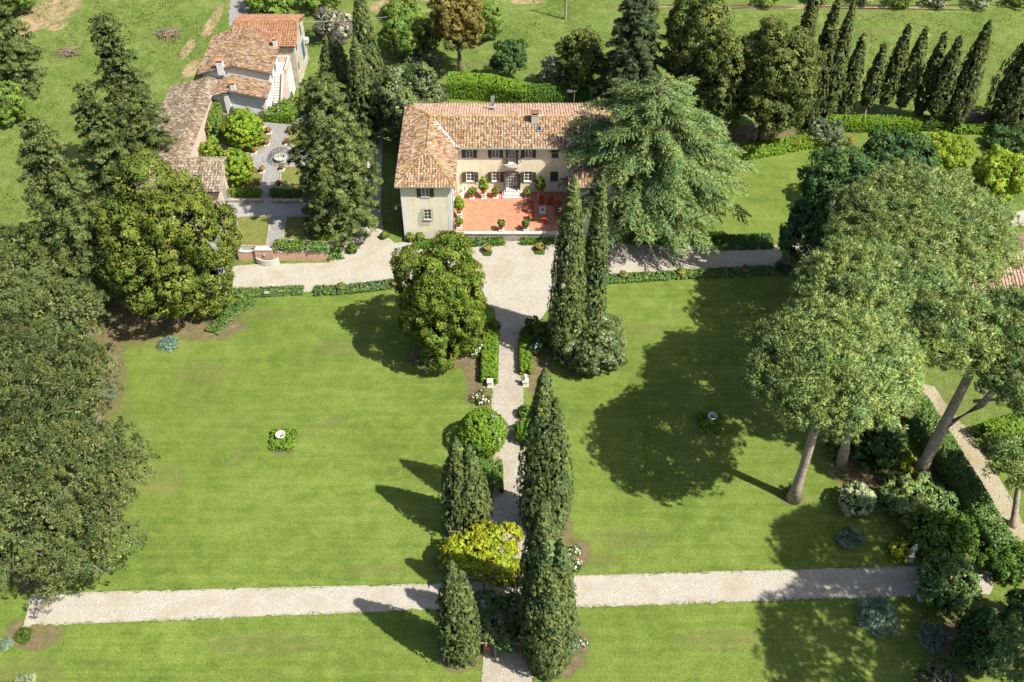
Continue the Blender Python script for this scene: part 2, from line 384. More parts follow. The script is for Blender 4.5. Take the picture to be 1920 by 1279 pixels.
L['wisteria'] = leaf_mat("wisteria_leaf", (.130, .175, .010), (.270, .315, .022), (.400, .420, .055), (.42, .26, .03), .95, trans=.3)
L['citrus'] = leaf_mat("citrus_leaf", (.060, .125, .010), (.140, .230, .020), (.270, .330, .050), (.5, .42, .03), .95, trans=.25)
L['blue'] = leaf_mat("silver_leaf", (.085, .135, .105), (.155, .225, .180), (.270, .340, .280), trans=.15, gain=1.9)
L['bluedark'] = leaf_mat("grey_green_leaf", (.065, .095, .055), (.120, .155, .090), (.200, .235, .145), trans=.15)
L['varieg'] = leaf_mat("variegated_leaf", (.13, .18, .09), (.28, .33, .19), (.52, .54, .40), trans=.2)
L['autumn'] = leaf_mat("bronze_spring_leaf", (.085, .085, .020), (.165, .140, .040), (.260, .200, .070), (.34, .20, .07), .88, trans=.25)
L['shrub'] = leaf_mat("fresh_shrub_leaf", (.055, .100, .016), (.120, .185, .034), (.215, .275, .070), trans=.28)
L['olive'] = leaf_mat("olive_leaf", (.11, .13, .075), (.19, .21, .13), (.30, .31, .21), trans=.15)
L['bare'] = leaf_mat("bare_twig", (.16, .135, .11), (.25, .22, .18), (.33, .30, .26), trans=0)
L['flower_white'] = leaf_mat("white_petal", (.62, .56, .48), (.80, .74, .66), (.85, .82, .78), (.75, .35, .35), .85, trans=.25)
L['flower_red'] = leaf_mat("red_petal", (.45, .03, .02), (.60, .07, .04), (.70, .16, .08), trans=.2)
L['meadow'] = leaf_mat("meadow_blade", (.11, .17, .03), (.18, .25, .055), (.28, .32, .10), trans=.3)

# ------------------------------------------------------------------ foliage
def nrm(a): return a / (np.linalg.norm(a, axis=-1, keepdims=True) + 1e-9)
def quads(P, Nn, Tn, Ls, Ws):
    n = nrm(Nn); t = nrm(Tn - n*(Tn*n).sum(-1, keepdims=True)); b = np.cross(n, t)
    l = (Ls*.5)[:, None]; w = (Ws*.5)[:, None]
    return np.stack([P - t*l - b*w, P - t*l + b*w, P + t*l], 1)
def spikes(P, Tn, Ls, Ws, rng):
    t = nrm(Tn); b = nrm(np.cross(t, rng.normal(size=t.shape)))
    return np.stack([P - b*(Ws*.5)[:, None], P + b*(Ws*.5)[:, None], P + t*Ls[:, None]], 1)
def puff(C, R, n, rng, out=None, flat=1.0, bias=.7, size=.3, aspect=.6, jit=.6, k=4, updir=None, inner=.4):
    """n leaf faces on every clump (centres C, radii R)"""
    if n >= 8 and size > .22: size, n = size*.70, int(n*1.9)
    C = np.asarray(C, float); m = len(C); R = np.broadcast_to(np.asarray(R, float), (m,))
    idx = np.repeat(np.arange(m), n); nn = len(idx)
    d = rng.normal(size=(nn, 3))
    if out is not None: d = nrm(d) + bias*out[idx]
    d = nrm(d)
    P = C[idx] + d*(R[idx]*(inner + (1-inner)*np.sqrt(rng.random(nn))))[:, None]*np.array([1, 1, flat])
    Ls = size*rng.uniform(.65, 1.35, nn)
    if k == 3:
        T = d + jit*.6*rng.normal(size=(nn, 3))
        if updir is not None: T = T + np.asarray(updir)
        V = spikes(P - nrm(T)*(Ls*.35)[:, None], T, Ls, Ls*aspect, rng)
    else:
        Nn = d + jit*rng.normal(size=(nn, 3))
        T = rng.normal(size=(nn, 3)) if updir is None else np.asarray(updir) + .5*rng.normal(size=(nn, 3)) + .4*d
        V = quads(P, Nn, T, Ls, Ls*aspect)
    nv = d*(.75 if out is not None else .45) + .26*rng.normal(size=(nn, 3)) + np.array([0, 0, .42 if out is not None else .75])
    if out is not None: nv = nv + .45*out[idx]
    return V, rng.random(nn), rng.random(m)[idx], nrm(nv)
def cat_(*ls):
    return tuple(np.concatenate([l[i] for l in ls]) for i in range(min(len(l) for l in ls)))
def leaf_obj(name, lf, mat, parent=None, loc=None):
    me = arr_mesh(name, lf[0], mat, {"rnd": lf[1], "clump": lf[2]})
    if len(lf) > 3:
        at = me.attributes.new("nrm", 'FLOAT_VECTOR', 'FACE'); at.data.foreach_set("vector", lf[3].astype(np.float32).reshape(-1))
    return link(name, me, parent, loc)

def f_cypress(h, R, rng, spires=((0, 0, 1, 1),), z0=.0, size=.34, tip=1.35, dens=1.0, base=.7):
    """columnar crown; every spire is (dx, dy, height share, radius share)"""
    out = []
    for (dx, dy, hs, rs) in spires:
        H, RR = (h - z0)*hs, R*rs
        area = 2*math.pi*RR*.72*H
        m = int(area/.17*dens)
        t = rng.random(m)**.92; a = rng.random(m)*2*math.pi
        def prof(t):
            up = np.clip((t-.30)/.70, 0, 1)
            return np.where(t < .30, base + (1-base)*np.sin(np.clip(t/.30, 0, 1)*math.pi/2), np.clip(1-up**tip, 0, 1)**.9)
        ph = rng.random(4)*6
        wob = 1 + .07*np.sin(a*4+t*5+ph[0]) + .06*np.sin(a*7-t*11+ph[1]) + .05*np.sin(a*13+t*31+ph[2])*np.sin(t*40+ph[3])
        r = RR*prof(t)*wob*rng.uniform(.88, 1.0, m)
        C = np.stack([dx + r*np.cos(a), dy + r*np.sin(a), z0 + t*H], 1)
        o = np.stack([np.cos(a), np.sin(a), np.full(m, .35)], 1)
        rad = np.clip(RR*.11*rng.uniform(.6, 1.4, m), .10, .26)*(1-.4*t)
        out.append(puff(C, rad, 8, rng, o, 2.2, 1.1, size, .42, .42, 4, (0, 0, 2.0)))
        # inner mass
        mi = int(m*.5); t = rng.random(mi); a = rng.random(mi)*2*math.pi; r = RR*prof(t)*.62
        C = np.stack([dx + r*np.cos(a), dy + r*np.sin(a), z0 + t*H*.97], 1); o = np.stack([np.cos(a), np.sin(a), 0*a], 1)
        out.append(puff(C, .3, 4, rng, o, 1.6, .8, size*2.4, .7, .3, 4, (0, 0, 2.0)))
        mt = 24
        C = np.stack([dx + .12*rng.normal(size=mt), dy + .12*rng.normal(size=mt), z0 + H*rng.uniform(.93, 1.0, mt)], 1)
        out.append(puff(C, .12, 5, rng, None, 2, 0, size, .3, .4, 4, (0, 0, 3.0)))
    return cat_(*out)

def lobe_clumps(lobes, rng, spacing, shell=(.86, 1.0), low=-.75):
    """clump centres on the outside of a union of ellipsoids"""
    Cs, Os, Rs = [], [], []
    lob = np.array(lobes, float)
    for i, (cx, cy, cz, rx, ry, rz) in enumerate(lob):
        area = 4*math.pi*((rx*ry)**1.6 + (rx*rz)**1.6 + (ry*rz)**1.6)**(1/1.6)/3**(1/1.6)
        m = int(area/spacing**2)
        d = nrm(rng.normal(size=(m, 3))); d = d[d[:, 2] > low]
        rr = rng.uniform(*shell, len(d))[:, None]
        bump_ = 1 + (.07 if max(rx, ry) > 1.2 and len(lob) > 1 else .012)*np.sin(d[:, 0]*7+i)*np.sin(d[:, 1]*6+2*i) + .06*np.sin(d[:, 2]*9+i*3)
        P = np.array([cx, cy, cz]) + d*rr*np.array([rx, ry, rz])*bump_[:, None]
        ins = np.zeros(len(P), bool)
        for j, (x, y, z, a, b, c) in enumerate(lob):
            if j != i: ins |= (((P[:, 0]-x)/a)**2 + ((P[:, 1]-y)/b)**2 + ((P[:, 2]-z)/c)**2) < .80
        Cs.append(P[~ins]); Os.append(nrm(d/np.array([rx, ry, rz]))[~ins])
    return np.concatenate(Cs), np.concatenate(Os)
def f_broad(lobes, rng, spacing=.9, rc=.62, n=34, size=.34, aspect=.62, jit=.65, flat=.85, low=-.6, core=True, k=4, updir=None, bias=.75, shell=(.84, 1.0)):
    C, O = lobe_clumps(lobes, rng, spacing, shell, low)
    out = [puff(C, rc*rng.uniform(.65, 1.3, len(C)), n, rng, O, flat, bias, size, aspect, jit, k, updir)]
    if core:
        small = [(a, b, c, d*.74, e*.74, f*.74) for a, b, c, d, e, f in lobes]
        C, O = lobe_clumps(small, rng, spacing*1.15, (.9, 1.0), -1.1)
        q = puff(C, rc*.9, 7, rng, O, .9, .6, size*1.2, .9, .45, 4)
        out.append(q)
    return cat_(*out)
def rnd_lobes(rx, ry, rz, cz, rng, n=7, s=(.30, .46), spread=.72, lo=-.62):
    """a crown of many overlapping lobes around one body"""
    out = [(0, 0, cz, rx*.66, ry*.66, rz*.74)]
    g = 2.399963
    n = int(n*1.9)
    for i in range(n):
        e = lo + (.88-lo)*(i+.5)/n + rng.uniform(-.1, .1); e = min(.9, e); a = g*i + rng.uniform(-.4, .4)
        q = rng.uniform(*s); c = math.sqrt(max(0, 1-e*e)); sp = spread*rng.uniform(.88, 1.12)
        out.append((rx*sp*c*math.cos(a), ry*sp*c*math.sin(a), cz + rz*sp*e, rx*q, ry*q, rz*q*.85))
    ex = max(math.hypot(l[0], l[1]) + l[3]*.95 for l in out)/rx; ez = max(l[2]-cz + l[5]*.95 for l in out)/rz
    return [(l[0]/ex, l[1]/ex, cz + (l[2]-cz)/ez, l[3]/ex**.5, l[4]/ex**.5, l[5]/ez**.5) for l in out]

def f_branchy(h, R, rng, z0=1.0, levels=20, per=8, prof=lambda t: (1-t)**.8, droop=.25, rise=.10, twig=.35, needle=.42, wid=.10, tdens=1.0, tdroop=.35, fill=.35, wood=None, k=3, irr=.16):
    """tiered conifer: limbs with feathery side sprays"""
    Vs, rs, cs, ns = [], [], [], []
    for i in range(levels):
        t = (i + rng.random()*.5)/levels; z = z0 + (h - z0)*t
        Lb = R*prof(t)
        nb = max(4, int(per*(1-.35*t)))
        a0 = rng.random()*6.28
        for j in range(nb):
            a = a0 + 2*math.pi*(j + rng.uniform(-.3, .3))/nb; Lr = Lb*rng.uniform(1-irr*1.5, 1+irr*.8)
            if Lr < .25: Lr = .25
            s = np.linspace(.0, 1, 9); dirh = np.array([math.cos(a), math.sin(a), 0]); side = np.array([-math.sin(a), math.cos(a), 0])
            z = z0 + (h-z0)*t + rng.normal()*.35*irr/.16*.6
            zz = z + Lr*(rise*2.2*s - (rise*1.2+droop)*s**2)
            B = dirh*(s*Lr)[:, None]; B[:, 2] = zz
            if wood is not None and j % 2 == 0: wood.tube([B[0], B[4], B[8]], [.05+.012*Lr, .04, .012], 4, 0, False)
            nt_ = max(4, int(Lr/.34*tdens))
            st = np.linspace(fill, 1.0, nt_)
            for q, sq in enumerate(st):
                p = np.array([np.interp(sq, s, B[:, c]) for c in range(3)])
                for sg in (-1, 1):
                    tl = Lr*twig*(1.12 - .75*sq)*rng.uniform(.7, 1.2) + .25
                    td = nrm(dirh*(.75+.5*rng.random()) + sg*side*rng.uniform(.5, 1.1))
                    ne = max(3, int(tl/.13))
                    u = (np.arange(ne)+rng.random(ne))/ne
                    pts = p + td*(u*tl)[:, None]; pts[:, 2] -= tdroop*tl*u**1.7
                    T = td + .55*rng.normal(size=(ne, 3)); T[:, 2] -= tdroop*1.2*u
                    Ls = needle*rng.uniform(.7, 1.3, ne)
                    t_ = nrm(T); b_ = nrm(np.cross(t_, np.array([0, 0, 1.0]) + .5*rng.normal(size=(ne, 3)))); w_ = (wid*rng.uniform(.7, 1.4, ne))[:, None]
                    Vs.append(np.stack([pts - b_*w_, pts + b_*w_, pts + t_*Ls[:, None]], 1))
                    rs.append(rng.random(ne)); cs.append(np.full(ne, rng.random())); ns.append(td*.55 + np.array([0, 0, .75]) - np.outer(u, [0, 0, .25]) + .28*rng.normal(size=(ne, 3)))
    return np.concatenate(Vs), np.concatenate(rs), np.concatenate(cs), nrm(np.concatenate(ns))

def f_tiers(h, R, rng, z0=1.0, levels=16, per=7, prof_=lambda t: (1-t)**.75, rc=.7, n=26, size=.34, droop=.18, rise=.18, aspect=.5, flat=.5):
    """conifer of clumped, layered limbs"""
    prof = np.vectorize(lambda q: float(prof_(q)))
    C, O, Rr = [], [], []
    for i in range(levels):
        t = (i + rng.random()*.6)/levels; z = z0 + (h-z0)*t; Lb = R*prof(t)
        nb = max(4, int(per*(1.05-.45*t))); a0 = rng.random()*6.28
        for j in range(nb):
            a = a0 + 6.283*(j+rng.uniform(-.3, .3))/nb; Lr = max(.3, Lb*rng.uniform(.66, 1.15))
            ns = max(2, int(Lr/(rc*.78)))
            for s in np.linspace(.35 if Lr > 1.5 else .2, 1, ns):
                wv = rc*(1.25-.55*s)
                for q in range(2 if Lr > 1.2 else 1):
                    ja = rng.normal()*wv*.55
                    C.append((math.cos(a)*s*Lr - math.sin(a)*ja, math.sin(a)*s*Lr + math.cos(a)*ja, z + Lr*(rise*s - (rise+droop)*s*s) + rng.normal()*.15))
                    O.append((math.cos(a)*.7, math.sin(a)*.7, .65)); Rr.append(wv*rng.uniform(.6, 1.05))
    C = np.array(C); O = np.array(O)
    a = puff(C, np.array(Rr), n, rng, O, flat, .8, size, aspect, .55, 4)
    # dim inner mass close to the stem
    m = int(levels*10); t = rng.random(m); an = rng.random(m)*6.28; r = R*prof(t)*.5*np.sqrt(rng.random(m))
    C2 = np.stack([r*np.cos(an), r*np.sin(an), z0 + (h-z0)*t*.96], 1)
    return cat_(a, puff(C2, .8, 7, rng, None, 1, 0, size*1.7, .8, .6, 4))

def f_pine(R, rz, rng, nclump=420, rc=.78, n=60, size=.52, wid=.13, lobes=None, gap=.0, under=True):
    """umbrella crown of needle puffs; centre of the crown at the local origin"""
    lob = lobes or [(0, 0, 0, R, R, rz)]
    Cs, Os = [], []
    tot = sum(l[3]*l[4] for l in lob)
    for i, (x, y, z, a, b, c) in enumerate(lob):
        m = int(nclump*a*b/tot)
        d = nrm(rng.normal(size=(m*3, 3)) + np.array([0, 0, .45])); d = d[d[:, 2] > -.28][:m]
        wob = 1 + .09*np.sin(d[:, 0]*8+i*2)*np.sin(d[:, 1]*7+i) + .05*rng.normal(size=len(d))
        P = np.array([x, y, z]) + d*np.array([a, b, c])*(wob*rng.uniform(.84, 1.02, len(d)))[:, None]
        low = d[:, 2] < 0; P[low, 2] = z + (P[low, 2]-z)*.6
        if gap: 
            keep = (np.sin(P[:, 0]*.9+i)+np.sin(P[:, 1]*1.1+i*2)+np.sin((P[:, 0]+P[:, 1])*.6)) > -3+gap; P, d = P[keep], d[keep]
        Cs.append(P); Os.append(nrm(d*np.array([1/a, 1/b, 1/c])*a))
    C, O = np.concatenate(Cs), np.concatenate(Os)
    a_ = puff(C, rc*rng.uniform(.6, 1.25, len(C)), n, rng, O, .9, .9, size, wid/size, .35, 3, None, .45)
    mi = len(C)//2
    b_ = puff(C*np.array([.93, .93, .80]), rc, 7, rng, O, .6, .5, size*.80, .55, .4, 3, None, .15)
    c_ = puff(C*np.array([.84, .84, .62]), rc*1.1, 7, rng, O, .5, .5, size*1.0, .75, .4, 3, None, .15); b_ = cat_(b_, c_)
    return cat_(a_, b_)

def path_frame(pts, closed=False):
    pts = [Vector(p) for p in pts]; return pts
def f_hedge(pts, w, h, rng, leaf=.17, spacing=.30, n=20, z=0.0, rough=.05):
    leaf, spacing, n = leaf*.82, spacing*.66, max(7, int(n*.62))
    """clipped hedge along a polyline of local points"""
    Cs, Os = [], []
    for a, b in zip(pts[:-1], pts[1:]):
        a, b = np.array(a[:2], float), np.array(b[:2], float); d = b-a; Ln = np.linalg.norm(d)
        if Ln < .01: continue
        d = d/Ln; s = np.array([-d[1], d[0]])
        per = w + 2*h; m = max(4, int((Ln+w*.4)*per/spacing**2))
        u = rng.uniform(-w*.2, Ln+w*.2, m); q = rng.random(m)*per
        off = np.where(q < h, -w/2, np.where(q < h+w, q-h-w/2, w/2)); zz = np.where(q < h, q, np.where(q < h+w, h, h-(q-h-w)))
        corner = np.clip((np.abs(off)/(w/2))**4*(zz/h)**4, 0, 1)
        off = off*(1-.10*corner); zz = zz*(1-.10*corner) + rough*np.sin(u*2.1)*np.sin(u*.7+1)
        P = np.stack([a[0]+d[0]*u+s[0]*off, a[1]+d[1]*u+s[1]*off, z + zz], 1)
        o = np.stack([s[0]*np.sign(off)*(q < h) + s[0]*(q > h+w)*1., s[1]*np.sign(off)*(q < h) + s[1]*(q > h+w)*1., ((q >= h) & (q <= h+w))*1.0+.2], 1)
        Cs.append(P); Os.append(nrm(o))
    C, O = np.concatenate(Cs), np.concatenate(Os)
    a_ = puff(C, spacing*.72, n, rng, O, .8, .8, leaf, .8, .45, 4)
    mi = max(6, int(len(C)*.8)); C2 = C[:mi].copy(); C2[:, 2] = z + (C2[:, 2]-z)*.8
    return cat_(a_, puff(C2 - O[:mi]*spacing*.55, spacing*.6, 3, rng, O[:mi], .9, .6, leaf*2.0, .9, .3, 4))

# ------------------------------------------------------------------ the ground
rg = np.random.default_rng(7)
def wob_poly(pts, jit, step=.8, rng=rg):
    out = []
    n = len(pts)
    for i in range(n):
        a, b = pts[i], pts[(i+1) % n]; k = max(1, int((b-a).length/step))
        for q in range(k):
            p = a.lerp(b, q/k); d = Vector((-(b-a).y, (b-a).x, 0)).normalized()
            out.append(p + d*float(rng.normal())*jit)
    return out
def sheet(name, px, z, mat, jit=0.0, kind='structure', step=.8):
    pts = [gp(x, y, z) for x, y in px]
    if jit: pts = wob_poly(pts, jit, step)
    o = MB().poly(pts).build(name, mat); tag(o, kind=kind); return o
PZ = [0.0]
def patch(name, px, mat, z=0.004, core=.62, jit=.12):
    PZ[0] += .0002
    pts = wob_poly([gp(x, y, 0) for x, y in px], jit, 1.0)
    c = sum(pts, Vector())/len(pts); n = len(pts); zz = z + PZ[0]
    vs = [Vector((c.x, c.y, zz))] + [Vector((*(c + (p-c)*core).xy, zz)) for p in pts] + [Vector((*p.xy, zz)) for p in pts]
    fs = [(0, 1+i, 1+(i+1) % n) for i in range(n)] + [(1+i, 1+n+i, 1+n+(i+1) % n, 1+(i+1) % n) for i in range(n)]
    o = MB().add(vs, fs).build(name, mat); tag(o, kind='structure')
    at = o.data.attributes.new("rim", 'FLOAT', 'POINT'); at.data.foreach_set("value", [1.0]*(n+1) + [0.0]*n)
    return o
def ell(cx, cy, rx, ry, n=14, rot=0.0):
    return [(cx + rx*math.cos(t)*math.cos(rot) - ry*math.sin(t)*math.sin(rot), cy + rx*math.cos(t)*math.sin(rot) + ry*math.sin(t)*math.cos(rot)) for t in [6.2832*i/n for i in range(n)]]

tag(MB().quad((-700, -200, -.03), (700, -200, -.03), (700, 900, -.03), (-700, 900, -.03)).build("ground", M['field']), kind='structure')
sheet("lawn", [(-60, 1330), (1990, 1330), (1990, 1000), (1740, 720), (1600, 470), (1440, 480), (1130, 500), (1030, 560), (925, 560), (745, 535), (430, 545), (300, 610), (150, 640), (60, 760), (-60, 900)], 0.0, M['lawn'])
sheet("side_lawn", [(1300, 470), (1600, 470), (1720, 340), (1930, 330), (1930, 245), (1720, 232), (1600, 245), (1500, 270), (1340, 285), (1230, 300), (1180, 470)], -.004, M['lawn'])
sheet("gravel_drive", [(380, 505), (452, 497), (615, 492), (652, 442), (668, 420), (690, 300), (690, 210), (722, 210), (716, 300), (714, 400), (720, 440), (740, 455), (780, 453), (1040, 450), (1200, 458), (1300, 460), (1440, 460), (1700, 452), (1700, 490), (1440, 502), (1300, 508), (1135, 520), (1040, 560), (1000, 620), (934, 620), (925, 580), (880, 545), (745, 540), (590, 547), (430, 552), (380, 548)], .030, M['gravel'], .05)
sheet("garden_path", [(934, 612), (975, 612), (976, 720), (982, 730), (982, 800), (986, 900), (988, 1000), (990, 1100), (992, 1200), (1002, 1300), (902, 1300), (908, 1200), (922, 1100), (920, 1000), (925, 900), (920, 800), (922, 728), (933, 718)], .034, M['path'], .06, step=.35)
sheet("cross_path", [(40, 1185), (62, 1172), (830, 1142), (1080, 1138), (1720, 1117), (1860, 1113), (1860, 1056), (1720, 1062), (1085, 1080), (825, 1095), (150, 1112), (60, 1117)], .038, M['gravel'], .07, step=.35)
sheet("dirt_track", [(1722, 715), (1752, 725), (1800, 790), (1850, 855), (1900, 940), (1960, 1060), (1920, 1060), (1870, 975), (1820, 890), (1768, 790)], .008, M['track'], .14)
sheet("far_lane", [(438, -40), (480, -40), (470, 0), (466, 30), (430, 50), (428, 30)], .0, M['pave'], .1)
patch("meadow_path", [(1060, 16), (1400, 18), (1930, 20), (1930, 8), (1400, 7), (1060, 9)], M['bare'], -.02, .5, .25)
for nm, px, mt in [
    ("bare_patch", ell(92, 24, 88, 34, rot=-.4), 'bare'), ("bare_patch", ell(60, 50, 40, 14, rot=-.6), 'bare'), ("bare_patch", ell(110, 50, 26, 9, rot=-.3), 'bare'),
    ("bare_patch", ell(398, 42, 48, 13, rot=-1.0), 'bare'), ("bare_patch", ell(352, 92, 30, 12, rot=-.9), 'bare'), ("bare_patch", ell(362, 128, 36, 17, rot=-.6), 'bare'),
    ("bare_patch", ell(725, 14, 45, 20), 'bare'), ("bare_patch", ell(830, -2, 60, 12), 'bare'), ("bare_patch", ell(985, 3, 40, 6), 'bare'),
    ("bare_patch", ell(130, 105, 30, 10), 'duff'), ("bare_patch", ell(300, 70, 50, 16), 'duff'), ("bare_patch", ell(60, 330, 60, 30), 'duff'), ("bare_patch", ell(900, 120, 60, 14), 'duff'),
    ("bare_patch", ell(1830, 140, 120, 22), 'duff'), ("bare_patch", ell(1600, 60, 120, 12), 'duff'), ("bare_patch", ell(1330, 320, 60, 30), 'duff'), ("bare_patch", ell(1450, 300, 110, 10), 'bare'), ("bare_patch", ell(1700, 255, 90, 10), 'soil')]:
    patch(nm, px, M[mt], -.022 if gp(*px[0]).y > 110 else .001)
for px in [ell(250, 600, 120, 60), ell(380, 610, 110, 40), ell(190, 700, 60, 130), ell(80, 1000, 160, 160), ell(830, 668, 90, 34), ell(890, 690, 30, 70), ell(1100, 655, 90, 50), ell(1010, 700, 34, 70),
           ell(870, 985, 55, 60), ell(862, 1230, 55, 40), ell(1040, 1000, 50, 60), ell(1080, 1040, 34, 40), ell(1050, 1240, 68, 40), ell(1085, 1205, 34, 30), ell(905, 1060, 120, 50), ell(905, 845, 48, 26),
           ell(1487, 935, 30, 14), ell(1640, 880, 110, 60), ell(1800, 1060, 110, 90), ell(1850, 1200, 130, 90), ell(1765, 900, 60, 90), ell(1400, 250, 130, 22), ell(530, 848, 26, 8), ell(1330, 795, 30, 14), ell(900, 745, 36, 26), ell(1560, 540, 100, 30), ell(60, 1190, 70, 40)]:
    patch("soil_bed", px, M['soil'], .002)
for px in [ell(450, 855, 50, 14, rot=-.5), ell(610, 795, 55, 12, rot=-.4), ell(300, 900, 70, 40), ell(640, 650, 70, 26), ell(380, 700, 80, 30), ell(1180, 1010, 90, 30), ell(1350, 1200, 120, 30), ell(500, 1210, 160, 30), ell(500, 590, 90, 14), ell(700, 1070, 90, 16), ell(1130, 1050, 50, 26), ell(60, 1260, 90, 40), ell(1200, 620, 60, 20), ell(250, 640, 90, 24), ell(230, 760, 24, 90), ell(1700, 600, 60, 60), ell(1790, 760, 50, 60)]:
    patch("dry_patch", px, M['duff'], .0015)
# stone edging of the cross path and the stone steps of the garden path
def strip(mb, px, z0, z1, w):
    p = [gp(x, y, 0) for x, y in px]
    for a, b in zip(p[:-1], p[1:]):
        n = max(1, int((b-a).length/2.2)); d = (b-a).normalized(); s = Vector((-d.y, d.x, 0))
        for q in range(n):
            if random.random() < .3 and w < .15: continue
            c = a.lerp(b, (q+.5)/n) + s*random.uniform(-.03, .03); ln = (b-a).length/n*.49
            mb.obox((c.x, c.y, (z0+z1)/2 + random.uniform(-.008, .008)), d*ln, s*w/2, Vector((0, 0, (z1-z0)/2)))
random.seed(3)
ke = MB()
for px in ([(62, 1172), (830, 1142)], [(1080, 1138), (1725, 1117)], [(150, 1112), (825, 1095)], [(1085, 1080), (1725, 1062)]): strip(ke, px, -.05, .047, .085)
tag(ke.build("path_edging", M['twig']), kind='structure')
st = MB()
for y, w in ((652, .18), (664, .18), (725, .12)): strip(st, [(935, y), (974, y)], -.05, .07, w)
tag(st.build("path_step_edging", M['greystone']), kind='structure')
# raised parterre garden beside the villa
GZ = 1.5
gpoly = [(-42.2, 99.0), (-36.9, 92.6), (-23.0, 92.6), (-21.6, 96), (-21.6, 122.5), (-42.2, 122.5)]
gt = MB(); gt.poly([(x, y, GZ) for x, y in gpoly])
for i in range(len(gpoly)):
    a, b = gpoly[i], gpoly[(i+1) % len(gpoly)]; gt.quad((*a, -.2), (*b, -.2), (*b, GZ), (*a, GZ))
tag(gt.build("garden_terrace", M['pave']), kind='structure')
beds = [[(427, 240), (417, 252), (415, 272), (455, 289), (480, 287), (500, 276), (510, 257), (505, 244), (492, 237), (455, 232)],
        [(425, 360), (424, 345), (470, 307), (480, 315), (495, 326), (490, 350), (487, 360)],
        [(540, 242), (540, 265), (550, 276), (590, 276), (590, 238)], [(527, 315), (525, 350), (540, 360), (600, 360), (600, 308)],
        [(446, 407), (507, 406), (505, 427), (500, 462), (440, 462)], [(537, 407), (610, 407), (618, 455), (530, 450)]]
for b in beds:
    tag(MB().poly([gp(x, y, GZ+.012) for x, y in b]).build("bed_lawn", M['lawn2']), kind='structure')
    mb = MB(); p = [gp(x, y, GZ) for x, y in b]
    for a, c in zip(p, p[1:]+p[:1]):
        n = max(1, int((c-a).length/.45)); d = (c-a).normalized(); s = Vector((-d.y, d.x, 0))
        for q in range(n):
            m_ = a.lerp(c, (q+.5)/n); mb.obox((m_.x, m_.y, GZ+.05), d*(c-a).length/n*.46, s*.09, Vector((0, 0, .06+random.random()*.05)))
    tag(mb.build("bed_edging", M['rubble']), kind='structure')
tag(MB().poly([gp(x, y, GZ+.006) for x, y in [(424, 372), (560, 372), (640, 380), (640, 404), (440, 406), (425, 455), (408, 455)]]).build("paved_walk", M['greystone']), kind='structure')

# ------------------------------------------------------------------ building helpers
def poly_clip_v(P2, u):
    vs = []
    n = len(P2)
    for i in range(n):
        (u0, v0), (u1, v1) = P2[i], P2[(i+1) % n]
        if (u0-u)*(u1-u) <= 0 and abs(u1-u0) > 1e-9:
            vs.append(v0 + (v1-v0)*(u-u0)/(u1-u0))
    return (min(vs), max(vs)) if len(vs) >= 2 else None
def tiles(polys, rng, sp=.36, step=.38, rr=.115):
    Vs, R1, R2 = [], [], []
    ang = np.linspace(0, math.pi, 5)
    for poly in polys:
        P = [np.array(p, float) for p in poly]
        u = P[1]-P[0]; W = np.linalg.norm(u); u = u/W
        v = P[2]-P[1]; v = v - u*v.dot(u); v = v/np.linalg.norm(v); nn = np.cross(u, v)
        if nn[2] < 0: nn = -nn
        P2 = [((p-P[0]).dot(u), (p-P[0]).dot(v)) for p in P]
        cells = []
        u_lo, u_hi = min(p[0] for p in P2), max(p[0] for p in P2)
        k = u_lo + sp*.5
        while k < u_hi:
            r = poly_clip_v(P2, k)
            if r:
                q = r[0] - .06 + (0 if r[0] < .05 else rng.random()*step*.3)
                while q < r[1]-.08:
                    cells.append((k, q, min(step, r[1]-q))); q += step
            k += sp
        c = np.array(cells); n = len(c)
        if n == 0: continue
        du = rng.normal(size=n)*.012; dl = rng.normal(size=n)*.012; lift = .012 + rng.random(n)*.02; rk = rng.normal(size=n)*.02
        def pt(uu, vv, hh): return P[0] + uu[:, None]*u + vv[:, None]*v + hh[:, None]*nn
        ln = c[:, 2]*1.12
        rnd = rng.random(n); rnd2 = rng.random(n); cl = rng.random(n)
        for i in range(4):
            ps = []
            for (a, lo) in ((ang[i], True), (ang[i+1], True), (ang[i+1], False), (ang[i], False)):
                rad = rr*(1.0 if lo else .80)
                uu = c[:, 0]+du+(0 if lo else 1)*rk + math.cos(a)*rad; vv = c[:, 1]+dl+(0 if lo else ln); hh = math.sin(a)*rad*np.ones(n) + (lift+.045 if lo else .02)
                ps.append(pt(uu, vv, hh))
            Vs.append(np.stack(ps, 1)); R1.append(rnd); R2.append(cl)
        h1 = np.full(n, .035)+lift; h0 = np.full(n, .005); uu = c[:, 0]+sp/2
        w = sp*.36
        Vs.append(np.stack([pt(uu-w, c[:, 1], h1), pt(uu+w, c[:, 1], h1), pt(uu+w, c[:, 1]+ln, h0), pt(uu-w, c[:, 1]+ln, h0)], 1)); R1.append(rnd2); R2.append(cl)
    return np.concatenate(Vs), np.concatenate(R1), np.concatenate(R2)
